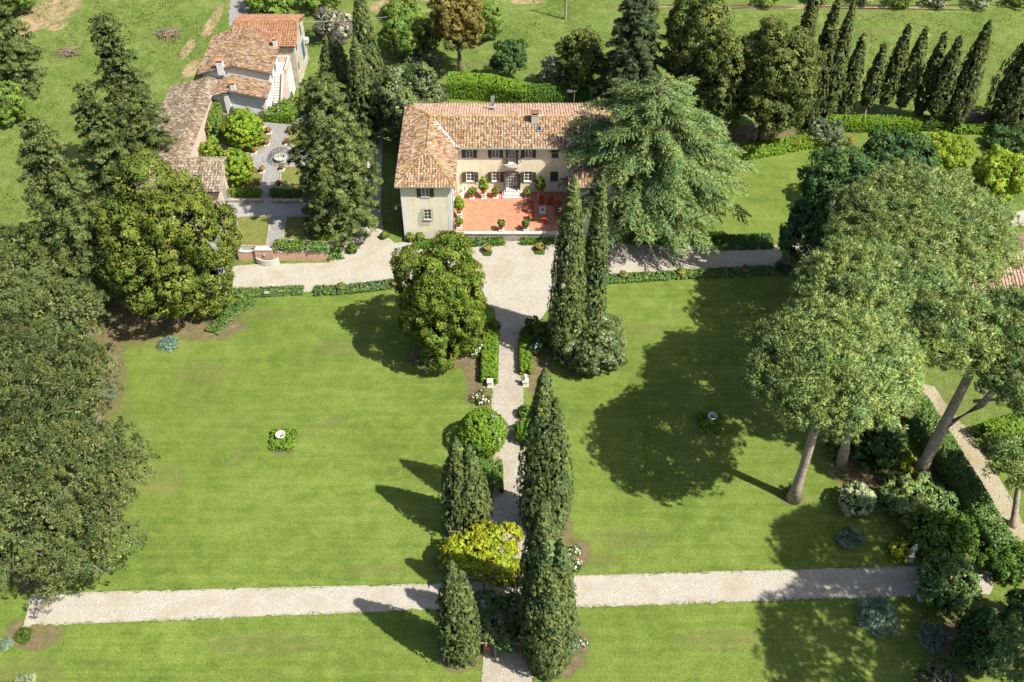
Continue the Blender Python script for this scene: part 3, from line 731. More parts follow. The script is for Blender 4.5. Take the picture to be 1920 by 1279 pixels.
def ridge(lines, rng, rad=.17, step=.42):
    Vs, R1 = [], []
    ang = np.linspace(-.2, math.pi+.2, 6)
    for a, b in lines:
        a, b = Vector(a), Vector(b); n = max(1, int((b-a).length/step)); d = (b-a).normalized(); s = d.cross(Vector((0, 0, 1))).normalized(); up = s.cross(d)
        for q in range(n):
            p = a.lerp(b, q/n); p2 = a.lerp(b, (q+1.1)/n); rv = rng.random()
            for i in range(5):
                Vs.append([p + s*math.cos(ang[i])*rad*1.1 + up*(math.sin(ang[i])*rad*1.1+.03), p + s*math.cos(ang[i+1])*rad*1.1 + up*(math.sin(ang[i+1])*rad*1.1+.03), p2 + s*math.cos(ang[i+1])*rad*.9 + up*math.sin(ang[i+1])*rad*.9, p2 + s*math.cos(ang[i])*rad*.9 + up*math.sin(ang[i])*rad*.9]); R1.append(rv)
    V = np.array(Vs); r = np.array(R1); return V, r, np.full(len(r), .95)
def make_roof(parent, polys, mat, rng, ridges=(), sp=.36, step=.38, thick=.16, name="roof"):
    mb = MB()
    for p in polys:
        n = len(p); top = [Vector(q) - Vector((0, 0, .03)) for q in p]; bot = [Vector(q) - Vector((0, 0, thick)) for q in p]
        mb.poly(top); mb.poly(bot[::-1]); mb.quad(bot[0], bot[1], top[1], top[0])
        for i in range(1, n): mb.quad(bot[i], bot[(i+1) % n], top[(i+1) % n], top[i])
    ro = mb.build(name, M['deck'], parent)
    lf = tiles(polys, rng, sp, step)
    if ridges: lf = cat_(lf, ridge(ridges, rng))
    t = leaf_obj("roof_tiles", lf, mat, ro); tag(t, kind='stuff')
    return ro
def facade(parent, O, ud, out, W, z0, z1, ops, mat, depth=.22, name="wall"):
    O, ud, out = Vector(O), Vector(ud), Vector(out)
    us = sorted({0.0, W} | {o[0] for o in ops} | {o[1] for o in ops}); zs = sorted({z0, z1} | {o[2] for o in ops} | {o[3] for o in ops})
    mb = MB(); P = lambda u, z, d=0: O + ud*u + Vector((0, 0, z)) - out*d
    for a, b in zip(us[:-1], us[1:]):
        for c, d in zip(zs[:-1], zs[1:]):
            mu, mz = (a+b)/2, (c+d)/2
            if any(o[0] < mu < o[1] and o[2] < mz < o[3] for o in ops): continue
            mb.quad(P(a, c), P(b, c), P(b, d), P(a, d))
    for u0, u1, c, d in ops:
        mb.quad(P(u0, c), P(u1, c), P(u1, c, depth), P(u0, c, depth)); mb.quad(P(u0, d), P(u0, d, depth), P(u1, d, depth), P(u1, d))
        mb.quad(P(u0, c), P(u0, c, depth), P(u0, d, depth), P(u0, d)); mb.quad(P(u1, c), P(u1, d), P(u1, d, depth), P(u1, c, depth))
    return mb.build(name, mat, parent)
def bar(mb, P, u0, u1, z0, z1, d0, d1):
    pts = [P(u, z, d) for d in (d0, d1) for (u, z) in ((u0, z0), (u1, z0), (u1, z1), (u0, z1))]
    mb.add(pts, [(0,3,2,1),(4,5,6,7),(0,1,5,4),(1,2,6,5),(2,3,7,6),(3,0,4,7)])
def window(parent, O, ud, out, op, nx=2, nz=3, glass=None, shut='open', smat=None, sw=None, ajar=0.0, frame=None):
    O, ud, out = Vector(O), Vector(ud), Vector(out); u0, u1, z0, z1 = op
    P = lambda u, z, d=0: O + ud*u + Vector((0, 0, z)) - out*d
    smat = smat or M['shutter']; glass = glass or M['glass']
    mb = MB(); f = .085
    bar(mb, P, u0+.003, u0+f, z0+.003, z1-.003, .08, .16); bar(mb, P, u1-f, u1-.003, z0+.003, z1-.003, .08, .16)
    bar(mb, P, u0+f, u1-f, z0+.003, z0+f, .08, .16); bar(mb, P, u0+f, u1-f, z1-f, z1-.003, .08, .16)
    iw, ih = (u1-u0-2*f), (z1-z0-2*f)
    for i in range(1, nx): bar(mb, P, u0+f+iw*i/nx-.045, u0+f+iw*i/nx+.045, z0+f, z1-f, .085, .155)
    for i in range(1, nz): bar(mb, P, u0+f, u1-f, z0+f+ih*i/nz-.022, z0+f+ih*i/nz+.022, .095, .15)
    w = mb.build("window", frame or M['frame'], parent)
    MB().quad(P(u0, z0, .17), P(u1, z0, .17), P(u1, z1, .17), P(u0, z1, .17)).build("pane", glass, w)
    sl = MB(); bar(sl, P, u0-.1, u1+.1, z0-.10, z0-.003, -.10, .06); sl.build("sill", M['stone'], w)
    if shut == 'closed':
        mb = MB(); bar(mb, P, u0+.01, (u0+u1)/2-.01, z0+.01, z1-.01, .0, .05); bar(mb, P, (u0+u1)/2+.01, u1-.01, z0+.01, z1-.01, .0, .05)
        mb.build("shutter", smat, parent)
    elif shut == 'open':
        ww = sw or (u1-u0)*.52
        for sgn, ue in ((-1, u0-.02), (1, u1+.02)):
            mb = MB(); ca, sa = math.cos(ajar), math.sin(ajar)
            def S(u, z, d=0): return O + ud*(ue + sgn*u*ca) + out*(.03 + u*sa) + Vector((0, 0, z)) - out*d
            for a_, b_ in ((0, .07), (ww-.07, ww)): bar(mb, S, a_, b_, z0, z1, -.045, .0)
            for c_, d_ in ((z0, z0+.09), (z1-.09, z1), ((z0+z1)/2-.04, (z0+z1)/2+.04)): bar(mb, S, .07, ww-.07, c_, d_, -.045, .0)
            nsl = int((z1-z0)/.14)
            for q in range(nsl): bar(mb, S, .07, ww-.07, z0+.09+(z1-z0-.18)*q/nsl, z0+.09+(z1-z0-.18)*(q+.72)/nsl, -.036, -.006)
            mb.build("shutter", smat, parent)
    return w

# ------------------------------------------------------------------ the villa
rv = np.random.default_rng(21)
TZ = 1.3
villa = thing("villa", "two storey beige villa with tiled hip roof and projecting wings around a red terrace", "villa", (0, 100, 0))
VO = Vector((0, 100, 0))
def VP(parent): parent.location -= VO; return parent      # parts are built in world coordinates
_vp = []
def v_(o): _vp.append(o); return o
X0, X1, EY, FY, BY, RY, EZ, RZ = 14.15, 6.95, 103.8, 95.85, 113.9, 108.85, 8.6, 10.1
RX, AY = 10.55, 101.6
front_polys, pink_polys, ridges = [], [], []
for s in (-1, 1):
    def fl(p): return p if s < 0 else p[::-1]
    west = [(s*X0, BY, EZ), (s*X0, FY, EZ), (s*RX, AY, RZ), (s*RX, RY, RZ)]
    if s > 0: west = [west[1], west[0], west[3], west[2]]
    east = [(s*X1, FY, EZ), (s*X1, EY, EZ), (s*RX, RY, RZ), (s*RX, AY, RZ)]
    if s > 0: east = [east[1], east[0], east[3], east[2]]
    a, b = (-X0, -X1) if s < 0 else (X1, X0)
    front_polys += [west, east, [(a, FY, EZ), (b, FY, EZ), (s*RX, AY, RZ)]]
    ridges += [((s*RX, AY, RZ), (s*RX, RY, RZ)), ((s*X0, FY, EZ), (s*RX, AY, RZ)), ((s*X1, FY, EZ), (s*RX, AY, RZ)), ((s*X0, BY, EZ), (s*RX, RY, RZ))]
front_polys.append([(-X1, EY, EZ), (X1, EY, EZ), (RX, RY, RZ), (-RX, RY, RZ)])
ridges.append(((-RX, RY, RZ), (RX, RY, RZ)))
back_polys = [[(X0, BY, EZ), (-X0, BY, EZ), (-RX, RY, RZ), (RX, RY, RZ)]]
roof1 = make_roof(villa, front_polys, M['tile'], rv, ridges)
roof2 = make_roof(villa, back_polys, M['tile_pink'], rv)
for s in (-1, 1):
    vl = MB(); a, b = Vector((s*X1, EY, EZ+.09)), Vector((s*RX, RY, RZ+.09)); a2 = a.lerp(b, .03); b2 = a.lerp(b, .82)
    vl.quad(a2 + Vector((-.30, 0, .03)), a2 + Vector((.30, 0, .03)), b2 + Vector((.22, 0, .05)), b2 + Vector((-.22, 0, .05)))
    vl.build("valley_flashing", M['lead'], roof1)
gt = MB()
for pts in ([(-X0-.06, BY, EZ-.02), (-X0-.06, FY-.06, EZ-.02), (-X1+.06, FY-.06, EZ-.02), (-X1+.06, EY-.6, EZ-.02), (-X1+.6, EY-.06, EZ-.02), (X1-.6, EY-.06, EZ-.02), (X1-.06, EY-.6, EZ-.02), (X1-.06, FY-.06, EZ-.02), (X0+.06, FY-.06, EZ-.02), (X0+.06, BY, EZ-.02)],):
    gt.tube(pts, .075, 6)
gt.build("gutter", M['gutter'], villa)
for x, y in ((-7.42, 104.2), (-7.42, 96.5), (7.42, 104.2)): MB().tube([(x+.1*(1 if x < 0 else -1), y-.1, 1.3), (x+.1*(1 if x < 0 else -1), y-.1, EZ-.05)], .05, 6).build("downpipe", M['gutter'], villa)
c = gp(1003, 226, 10.0)
ch = MB(); ch.box(c.x-.45, c.x+.45, c.y-.35, c.y+.35, 9.2, 10.9); ch.box(c.x-.5, c.x+.5, c.y-.4, c.y+.4, 10.9, 10.98)
for q in (-1, 1): ch.box(c.x+q*.38-.07, c.x+q*.38+.07, c.y-.33, c.y+.33, 10.98, 11.25)
cho = ch.build("chimney", M['stone'], roof1)
cp = MB(); cp.obox((c.x, c.y-.18, 11.38), (.55, 0, 0), (0, .26, .12), (0, -.02, .04)); cp.obox((c.x, c.y+.18, 11.38), (.55, 0, 0), (0, .26, -.12), (0, .02, .04)); cp.build("chimney_cap", M['tile_red'], cho)
s_ = gp(1011, 245, 9.3); sl = Vector((0, 5.05, 1.5)).normalized(); sk = MB(); sk.obox((s_.x, s_.y, 8.6+(s_.y-EY)*.297+.12), (.32, 0, 0), sl*.42, sl.cross(Vector((1, 0, 0)))*-.06); sko = sk.build("skylight", M['gutter'], roof1)
g_ = MB(); g_.obox((s_.x, s_.y, 8.6+(s_.y-EY)*.297+.18), (.25, 0, 0), sl*.34, sl.cross(Vector((1, 0, 0)))*-.02); g_.build("skylight_glass", M['glass'], sko)
for (px, py, nm) in ((925, 205, "tv_aerial"), (1076, 197, "tv_aerial")):
    b = gp(px, py, 9.4); mb = MB(); mb.tube([b + Vector((0, 0, -.6)), b + Vector((0, 0, 2.2))], .03, 5)
    if px > 1000:
        for k in range(5): mb.tube([b + Vector((-.3+k*.14-.6, -.35, 2.1)), b + Vector((-.3+k*.14-.6, .35, 2.1))], .02, 4)
        mb.tube([b + Vector((-.9, 0, 2.1)), b + Vector((.3, 0, 2.1))], .02, 4)
    else:
        mb.lathe([(.02, 0), (.3, .08), (.42, .2)], b + Vector((0, -.05, .3)), 10); mb.obox(b + Vector((-.1, 0, 1.3)), (.05, 0, .7), (0, .03, 0), (.25, 0, 0))
    mb.build(nm, M['greystone'], roof2)
# walls: main facade between the wings
OF = (-7.5, 104.4, 0)
up_c = [-5.45, -2.1, 2.1, 5.5]; ops = []; wins = []
for xc in up_c: wins.append((xc+7.5-.46, xc+7.5+.46, 6.80, 8.22))
for xc in up_c: wins.append((xc+7.5-.52, xc+7.5+.52, 3.02, 4.58))
bdoor = (7.5-.42, 7.5+.42, 5.95, 8.22); fdoor = (7.5-.70, 7.5+.70, 1.95, 4.62)
facade(villa, OF, (1, 0, 0), (0, -1, 0), 15.0, 1.0, EZ-.15, wins + [bdoor, fdoor], M['plaster'])
for i, w in enumerate(wins):
    closed = (i % 4 == 3)
    window(villa, OF, (1, 0, 0), (0, -1, 0), w, 2, 3, M['redglass'] if i in (4, 5) else M['glass'], 'closed' if closed else 'open', ajar=.25 if i > 3 else .06)
window(villa, OF, (1, 0, 0), (0, -1, 0), bdoor, 2, 4, M['glass'], 'open', ajar=.5, sw=.42)
# front door with its lattice of pale lozenges
fd = MB(); fd.box(-.70, .70, 104.50, 104.58, 1.95, 4.62); fdo = fd.build("front_door", M['glass'], villa)
lz = MB()
for i in range(4):
    for j in range(5):
        cx, cz = -.51+.34*i, 2.27+.48*j; y = 104.49
        lz.quad((cx-.12, y, cz), (cx, y, cz-.17), (cx+.12, y, cz), (cx, y, cz+.17))
for i in range(5):
    for j in range(6):
        cx, cz = -.68+.34*i, 2.03+.48*j; y = 104.488
        if abs(cx) < .6 and 2.0 < cz < 4.5: lz.quad((cx-.055, y, cz), (cx, y, cz-.08), (cx+.055, y, cz), (cx, y, cz+.08))
lz.build("door_lattice", M['frame'], fdo)
df = MB(); df.box(-.80, -.703, 104.36, 104.55, 1.95, 4.62); df.box(.703, .80, 104.36, 104.55, 1.95, 4.62); df.box(-.80, .80, 104.36, 104.55, 4.623, 4.72); df.build("door_frame", M['greystone'], villa)
for s in (-1, 1):
    mb = MB(); d = Vector((s*.35, -.94, 0)); a = Vector((s*.82, 104.33, 0)); n = Vector((-d.y, d.x, 0))
    mb.obox(a + d*.36 + Vector((0, 0, 3.3)), d*.36, n*.025, (0, 0, 1.32)); mb.build("door_shutter", M['shutter'], villa)
for k, (w, dpt, z) in enumerate(((2.5, 1.55, .2), (2.05, 1.1, .4), (1.6, .65, .62))):
    MB().box(-w/2, w/2, 104.39-dpt, 104.39, TZ-.02 + (.2*k if k else 0), TZ+z).build("step", M['stone'], villa)
# wing fronts
for s in (-1, 1):
    O = (s*10.55-3.05, 96.4, 0)
    wu = (2.50, 3.50, 6.75, 8.02); wl = (2.60, 3.50, 3.12, 4.72)
    facade(villa, O, (1, 0, 0), (0, -1, 0), 6.1, -.1, EZ-.15, [wu, wl], M['tower'])
    window(villa, O, (1, 0, 0), (0, -1, 0), wu, 2, 3); wl_o = window(villa, O, (1, 0, 0), (0, -1, 0), wl, 2, 3, shut=None)
    if s < 0:
        g = MB(); P = lambda u, z, d=0: Vector(O) + Vector((u, 0, z)) - Vector((0, -1, 0))*d
        for k in range(7): u = 2.38+k*.22; g.tube([P(u, 2.95, -.02), P(u, 2.95, -.30), P(u, 4.1, -.30), P(u, 4.9, -.22), P(u, 4.9, -.02)], .014, 4)
        for z in (2.95, 3.25, 3.6, 3.95, 4.3, 4.6, 4.9): g.tube([P(2.38, z, -.02), P(2.38, z, -.29), P(3.70, z, -.29), P(3.70, z, -.02)], .014, 4)
        g.build("window_grille", M['iron'], wl_o)
    MB().box(s*10.55-3.10, s*10.55-2.58, 96.385, 96.46, -.1, EZ-.16).build("corner_strip", M['quoin'], villa)
    MB().box(s*10.55+2.58, s*10.55+3.10, 96.385, 96.46, -.1, EZ-.16).build("corner_strip", M['quoin'], villa)
    ou = s*13.6; inn = s*7.5
    if s < 0:
        OI = (-7.5, 96.4, 0); iw = [(5.2, 6.0, 6.8, 8.2), (5.2, 6.0, 3.0, 4.5)]
        facade(villa, OI, (0, 1, 0), (1, 0, 0), 8.0, -.1, EZ-.15, iw, M['white'])
        for w in iw: window(villa, OI, (0, 1, 0), (1, 0, 0), w, 2, 3, ajar=.1)
    else:
        facade(villa, (7.5, 104.4, 0), (0, -1, 0), (-1, 0, 0), 8.0, -.1, EZ-.15, [], M['white'])
    OO = (ou, 113.3, 0) if s < 0 else (ou, 96.4, 0)
    ow = [(3.0, 3.9, 6.8, 8.1), (8.0, 8.9, 6.8, 8.1), (12.5, 13.4, 6.8, 8.1), (12.5, 13.4, 3.1, 4.5)]
    facade(villa, OO, (0, -1, 0) if s < 0 else (0, 1, 0), (s, 0, 0), 16.9, -.1, EZ-.15, ow, M['tower'])
    for w in ow: window(villa, OO, (0, -1, 0) if s < 0 else (0, 1, 0), (s, 0, 0), w, 2, 3, shut='closed')
facade(villa, (13.6, 113.3, 0), (-1, 0, 0), (0, 1, 0), 27.2, -.1, EZ-.15, [], M['plaster'])
# balcony
bc = MB(); pts = [(1.15*math.cos(t), 104.40 - .85*math.sin(t)) for t in [math.pi*i/12 for i in range(13)]]
for z0, z1, k in ((5.72, 5.90, 1.0), (5.52, 5.715, .72)):
    pp = [(x*k, 104.4-(104.4-y)*k) for x, y in pts]
    bc.poly([(x, y, z1) for x, y in pp]); bc.poly([(x, y, z0) for x, y in pp][::-1])
    for (a, b) in zip(pp[:-1], pp[1:]): bc.quad((*a, z0), (*b, z0), (*b, z1), (*a, z1))
bo = bc.build("balcony", M['stone'], villa)
rl = MB()
for i, (x, y) in enumerate(pts):
    rl.tube([(x*.95, 104.4-(104.4-y)*.95, 5.9), (x*1.02, 104.4-(104.4-y)*1.06, 6.3), (x*.95, 104.4-(104.4-y)*.95, 6.8)], .016, 4)
rl.tube([(x*.95, 104.4-(104.4-y)*.95, 6.8) for x, y in pts], .025, 5); rl.tube([(x*1.0, 104.4-(104.4-y)*1.03, 6.2) for x, y in pts], .018, 4)
rl.build("balcony_railing", M['iron'], bo)
# wall lamp on the dark side of the left wing
lb = MB(); p = Vector((-13.62, 97.2, 4.6)); lb.tube([p, p + Vector((-.5, 0, .25)), p + Vector((-.9, 0, .1))], .03, 5); lb.lathe([(.05, 0), (.16, .1), (.2, .35), (.08, .5), (.02, .6)], p + Vector((-.9, 0, -.5)), 8); lb.build("wall_lantern", M['stone'], villa)
for ch_ in list(villa.children): ch_.location = -VO

# terrace in front of the villa
ter = thing("villa_terrace", "raised red cotto terrace with pale stone coping between the villa wings", "terrace", (0, 100, 0))
m, nt_, b_ = newmat("cotto_floor"); br = N(nt_, "ShaderNodeTexBrick"); br.inputs["Scale"].default_value = 1.0; br.offset = .5
br.inputs["Brick Width"].default_value = .62; br.inputs["Row Height"].default_value = .31; br.inputs["Mortar Size"].default_value = .012
br.inputs["Color1"].default_value = (.335, .125, .066, 1); br.inputs["Color2"].default_value = (.42, .18, .105, 1); br.inputs["Mortar"].default_value = (.29, .135, .09, 1)
nt_.links.new(coord(nt_, rot=.78), br.inputs[0]); ns_ = noise(nt_, .9, 5, .7, coord(nt_), .5)
nt_.links.new(mixc(nt_, math_(nt_, 'MULTIPLY', math_(nt_, 'SUBTRACT', ns_, .42), 2.4, True), br.outputs[0], (.44, .185, .10)), b_.inputs["Base Color"]); b_.inputs["Roughness"].default_value = .8; M['cotto'] = m
MB().quad((-7.49, -3.75, TZ), (7.49, -3.75, TZ), (7.49, 4.39, TZ), (-7.49, 4.39, TZ)).build("floor", m, ter)
MB().box(-7.6, 7.6, -4.1, -3.80, -.1, TZ-.06).build("retaining_wall", M['rubble'], ter)
cx = -7.62
for k in range(12): MB().box(cx, cx+1.262, -4.2, -3.72, TZ-.057, TZ+.07).build("coping_stone", M['lead'] if False else M['stone'], ter); cx += 1.27

# ------------------------------------------------------------------ barn, farmhouse, stone house, neighbour's house
def box_walls(parent, x0, x1, y0, y1, z0, z1, mat): 
    mb = MB()
    mb.quad((x0,y0,z0),(x1,y0,z0),(x1,y0,z1),(x0,y0,z1)); mb.quad((x1,y0,z0),(x1,y1,z0),(x1,y1,z1),(x1,y0,z1)); mb.quad((x1,y1,z0),(x0,y1,z0),(x0,y1,z1),(x1,y1,z1)); mb.quad((x0,y1,z0),(x0,y0,z0),(x0,y0,z1),(x0,y1,z1))
    return mb.build("wall", mat, parent)
rb = np.random.default_rng(5)
barn = thing("barn", "long low outbuilding with mossy grey brown tiled roof beside the parterre garden", "barn")
make_roof(barn, [[(-48.8, 124, 5), (-48.8, 99.6, 5), (-43.4, 104, 6.5), (-43.4, 124, 6.5)], [(-48.8, 99.6, 5), (-36.9, 99.6, 5), (-36.9, 104, 6.5), (-43.4, 104, 6.5)],
                 [(-42, 104.6, 5.9), (-42, 124, 5.9), (-43.4, 124, 6.5), (-43.4, 104.6, 6.5)], [(-36.9, 105.6, 5.9), (-42.01, 105.6, 5.9), (-43.4, 104, 6.5), (-36.9, 104, 6.5)]], M['tile_grey'], rb,
          [((-43.4, 104, 6.5), (-43.4, 124, 6.5)), ((-43.4, 104, 6.5), (-36.9, 104, 6.5)), ((-48.8, 99.6, 5), (-43.4, 104, 6.5))], .40, .42)
box_walls(barn, -48.3, -42.4, 100.2, 123.7, -.2, 4.95, M['palepink'])
box_walls(barn, -42.39, -37.3, 100.1, 105.2, -.2, 4.95, M['palepink'])
MB().poly([(-37.3, 100.1, 4.95), (-37.3, 105.2, 4.95), (-37.3, 104, 6.3)]).build("gable", M['palepink'], barn)
MB().quad((-42.38, 105.2, 1), (-42.38, 123.7, 1), (-42.38, 123.7, 5.85), (-42.38, 105.2, 5.85)).build("wall", M['palepink'], barn)
dd = MB(); dd.box(-37.32, -37.25, 101.6, 103.2, 1.5, 3.7); dd.lathe([(.0, 0)], (0, 0, 0), 3); MB().box(-37.30, -37.24, 101.7, 103.1, 1.5, 3.9).build("door", M['greystone'], barn)

farm = thing("farmhouse", "whitewashed farmhouse with two brown tiled gable roofs and an outside staircase", "house")
make_roof(farm, [[(-44.6, 135.2, 6.9), (-44.6, 124.2, 6.9), (-39.6, 124.2, 8.2), (-39.6, 135.2, 8.2)], [(-34.2, 124.2, 6.9), (-34.2, 132.2, 6.9), (-39.6, 135.2, 8.2), (-39.6, 124.2, 8.2)]], M['tile_brown'], rb, [((-39.6, 124.2, 8.2), (-39.6, 135.2, 8.2))], .38, .40)
make_roof(farm, [[(-44.4, 124.55, 5.2), (-44.4, 120.5, 5.2), (-39.8, 120.5, 6.45), (-39.8, 124.55, 6.45)], [(-34.5, 120.5, 5.2), (-34.5, 124.55, 5.2), (-39.8, 124.55, 6.45), (-39.8, 120.5, 6.45)]], M['tile_brown'], rb, [((-39.8, 120.5, 6.45), (-39.8, 124.5, 6.45))], .38, .40)
box_walls(farm, -44.1, -34.7, 124.6, 131.6, -.2, 6.8, M['white']); MB().poly([(-44.1, 124.6, 6.8), (-34.7, 124.6, 6.8), (-39.6, 124.6, 8.05)]).build("gable", M['white'], farm)
box_walls(farm, -43.9, -35.0, 121.2, 124.59, -.2, 5.1, M['bluewhite']); MB().poly([(-43.9, 121.2, 5.1), (-35.0, 121.2, 5.1), (-39.8, 121.2, 6.3)]).build("gable", M['bluewhite'], farm)
MB().box(-40.6, -39.9, 120.75, 121.19, 0, 5.9).build("chimney_breast", M['white'], farm)
def small_chimney(parent, x, y, z, w, h, capm):
    mb = MB(); mb.box(x-w, x+w, y-w*.8, y+w*.8, z-.8, z+h); o = mb.build("chimney", M['white'], parent)
    k = MB(); k.box(x-w*1.2, x+w*1.2, y-w, y+w, z+h+.25, z+h+.33); 
    for q in (-1, 1): k.box(x+q*w*.8-.06, x+q*w*.8+.06, y-w*.8, y+w*.8, z+h+.003, z+h+.247)
    k.build("chimney_cap", capm, o)
q = gp(412, 120, 8.4); small_chimney(farm, q.x, q.y, 7.6, .45, 1.2, M['terracotta'])
q = gp(436, 160, 7.0); small_chimney(farm, q.x, q.y, 6.3, .35, .9, M['terracotta'])
q = gp(515, 79, 7.8); small_chimney(farm, q.x, q.y, 7.4, .28, .7, M['terracotta'])
for i in range(14):
    f = i/13; MB().box(-34.62, -33.45, 123.0+f*4.2, 123.36+f*4.2, 1.0, 1.65+f*3.05).build("step", M['stone'], farm)
sp_ = MB(); sp_.add([(-33.44, 122.8, 1), (-33.16, 122.8, 1), (-33.16, 127.5, 1), (-33.44, 127.5, 1), (-33.44, 122.8, 2.4), (-33.16, 122.8, 2.4), (-33.16, 127.5, 5.5), (-33.44, 127.5, 5.5)], [(0,3,2,1),(4,5,6,7),(0,1,5,4),(1,2,6,5),(2,3,7,6),(3,0,4,7)])
sp_.build("stair_parapet", M['palepink'], farm)
MB().box(-34.68, -32.9, 127.52, 131.5, 0, 4.7).build("landing", M['white'], farm)
MB().quad((-34.66, 127.53, 4.71), (-32.95, 127.53, 4.71), (-32.95, 131.4, 4.71), (-34.66, 131.4, 4.71)).build("landing_floor", M['palepink'], farm)
pa = MB(); pa.box(-33.15, -32.88, 127.6, 131.5, 4.72, 5.6); pa.box(-34.6, -33.16, 131.2, 131.5, 4.72, 5.6); pa.build("parapet", M['palepink'], farm)
window(farm, (-34.69, 124.6, 0), (0, 1, 0), (1, 0, 0), (1.2, 2.0, 4.9, 6.3), shut='closed', smat=M['teal'])
MB().box(-34.70, -34.64, 128.2, 129.2, 4.72, 6.7).build("door", M['teal'], farm)
ae = gp(465, 75, 8); mb = MB(); mb.tube([ae, ae + Vector((0, 0, 2))], .03, 4); mb.tube([ae + Vector((-.5, 0, 1.9)), ae + Vector((.5, 0, 1.7))], .02, 4); mb.build("tv_aerial", M['greystone'], farm)

sth = thing("stone_house", "stone house with reddish tiled roof and teal shutters behind the white farmhouse", "house")
make_roof(sth, [[(-41.6, 131.4, 7.1), (-31.8, 131.4, 7.1), (-31.8, 136.2, 8.6), (-41.6, 136.2, 8.6)], [(-31.8, 140.8, 7.1), (-41.6, 140.8, 7.1), (-41.6, 136.2, 8.6), (-31.8, 136.2, 8.6)]], M['tile_red'], rb, [((-41.6, 136.2, 8.6), (-31.8, 136.2, 8.6))], .36, .38)
sops = [(1.3, 2.2, 5.1, 7.0), (5.6, 6.5, 5.1, 7.0), (5.0, 6.8, 1.4, 4.4), (.8, 1.6, 2.2, 3.6)]
facade(sth, (-32.2, 131.8, 0), (0, 1, 0), (1, 0, 0), 8.6, -.2, 7.05, sops, M['housestone'])
for o_ in sops: window(sth, (-32.2, 131.8, 0), (0, 1, 0), (1, 0, 0), o_, shut='closed', smat=M['teal'])
MB().poly([(-32.2, 131.8, 7.05), (-32.2, 140.4, 7.05), (-32.2, 136.2, 8.5)]).build("gable", M['housestone'], sth)
mb = MB(); mb.quad((-41.2, 131.8, -.2), (-32.2, 131.8, -.2), (-32.2, 131.8, 7.05), (-41.2, 131.8, 7.05)); mb.quad((-32.2, 140.4, -.2), (-41.2, 140.4, -.2), (-41.2, 140.4, 7.05), (-32.2, 140.4, 7.05)); mb.poly([(-41.2, 140.4, -.2), (-41.2, 131.8, -.2), (-41.2, 131.8, 7.05), (-41.2, 136.2, 8.5), (-41.2, 140.4, 7.05)]); mb.build("wall", M['housestone'], sth)
MB().box(-32.19, -31.6, 139.2, 139.9, 3.2, 3.9).build("air_unit", M['frame'], sth)

nb = thing("neighbour_house", "pink tiled roof of a house half hidden under the pines at the right edge", "house")
c = gp(1905, 470, 6); x0, x1, y0, y1 = c.x-8.5, c.x+7, c.y-5.5, c.y+4.6; ym = (y0+y1)/2
make_roof(nb, [[(x0, y0, 4.6), (x1, y0, 4.6), (x1-4, ym, 6.2), (x0+4, ym, 6.2)], [(x1, y1, 4.6), (x0, y1, 4.6), (x0+4, ym, 6.2), (x1-4, ym, 6.2)], [(x0, y1, 4.6), (x0, y0, 4.6), (x0+4, ym, 6.2)], [(x1, y0, 4.6), (x1, y1, 4.6), (x1-4, ym, 6.2)]], M['tile_pink'], rb, [((x0+4, ym, 6.2), (x1-4, ym, 6.2))], .40, .42)
box_walls(nb, x0+.5, x1-.5, y0+.5, y1-.5, -.1, 4.5, M['plaster'])
sheet("neighbour_forecourt", [(1880, 405), (1930, 390), (1960, 420), (1900, 425)], .01, M['gravel'], .1)

# ------------------------------------------------------------------ trees
def wood_obj(mb, parent, mat=None, name="trunk"): return mb.build(name, mat or M['bark'], parent, smooth=True)
def trunk(h, r, rng, lean=(0, 0), n=6):
    mb = MB(); pts = [(lean[0]*(i/n)**1.3 + .08*rng.normal()*(i > 0), lean[1]*(i/n)**1.3 + .08*rng.normal()*(i > 0), h*i/n - .1*(i == 0)) for i in range(n+1)]
    mb.tube(pts, [r*(1.35 if i == 0 else 1-.6*i/n) for i in range(n+1)], 9); return mb, pts

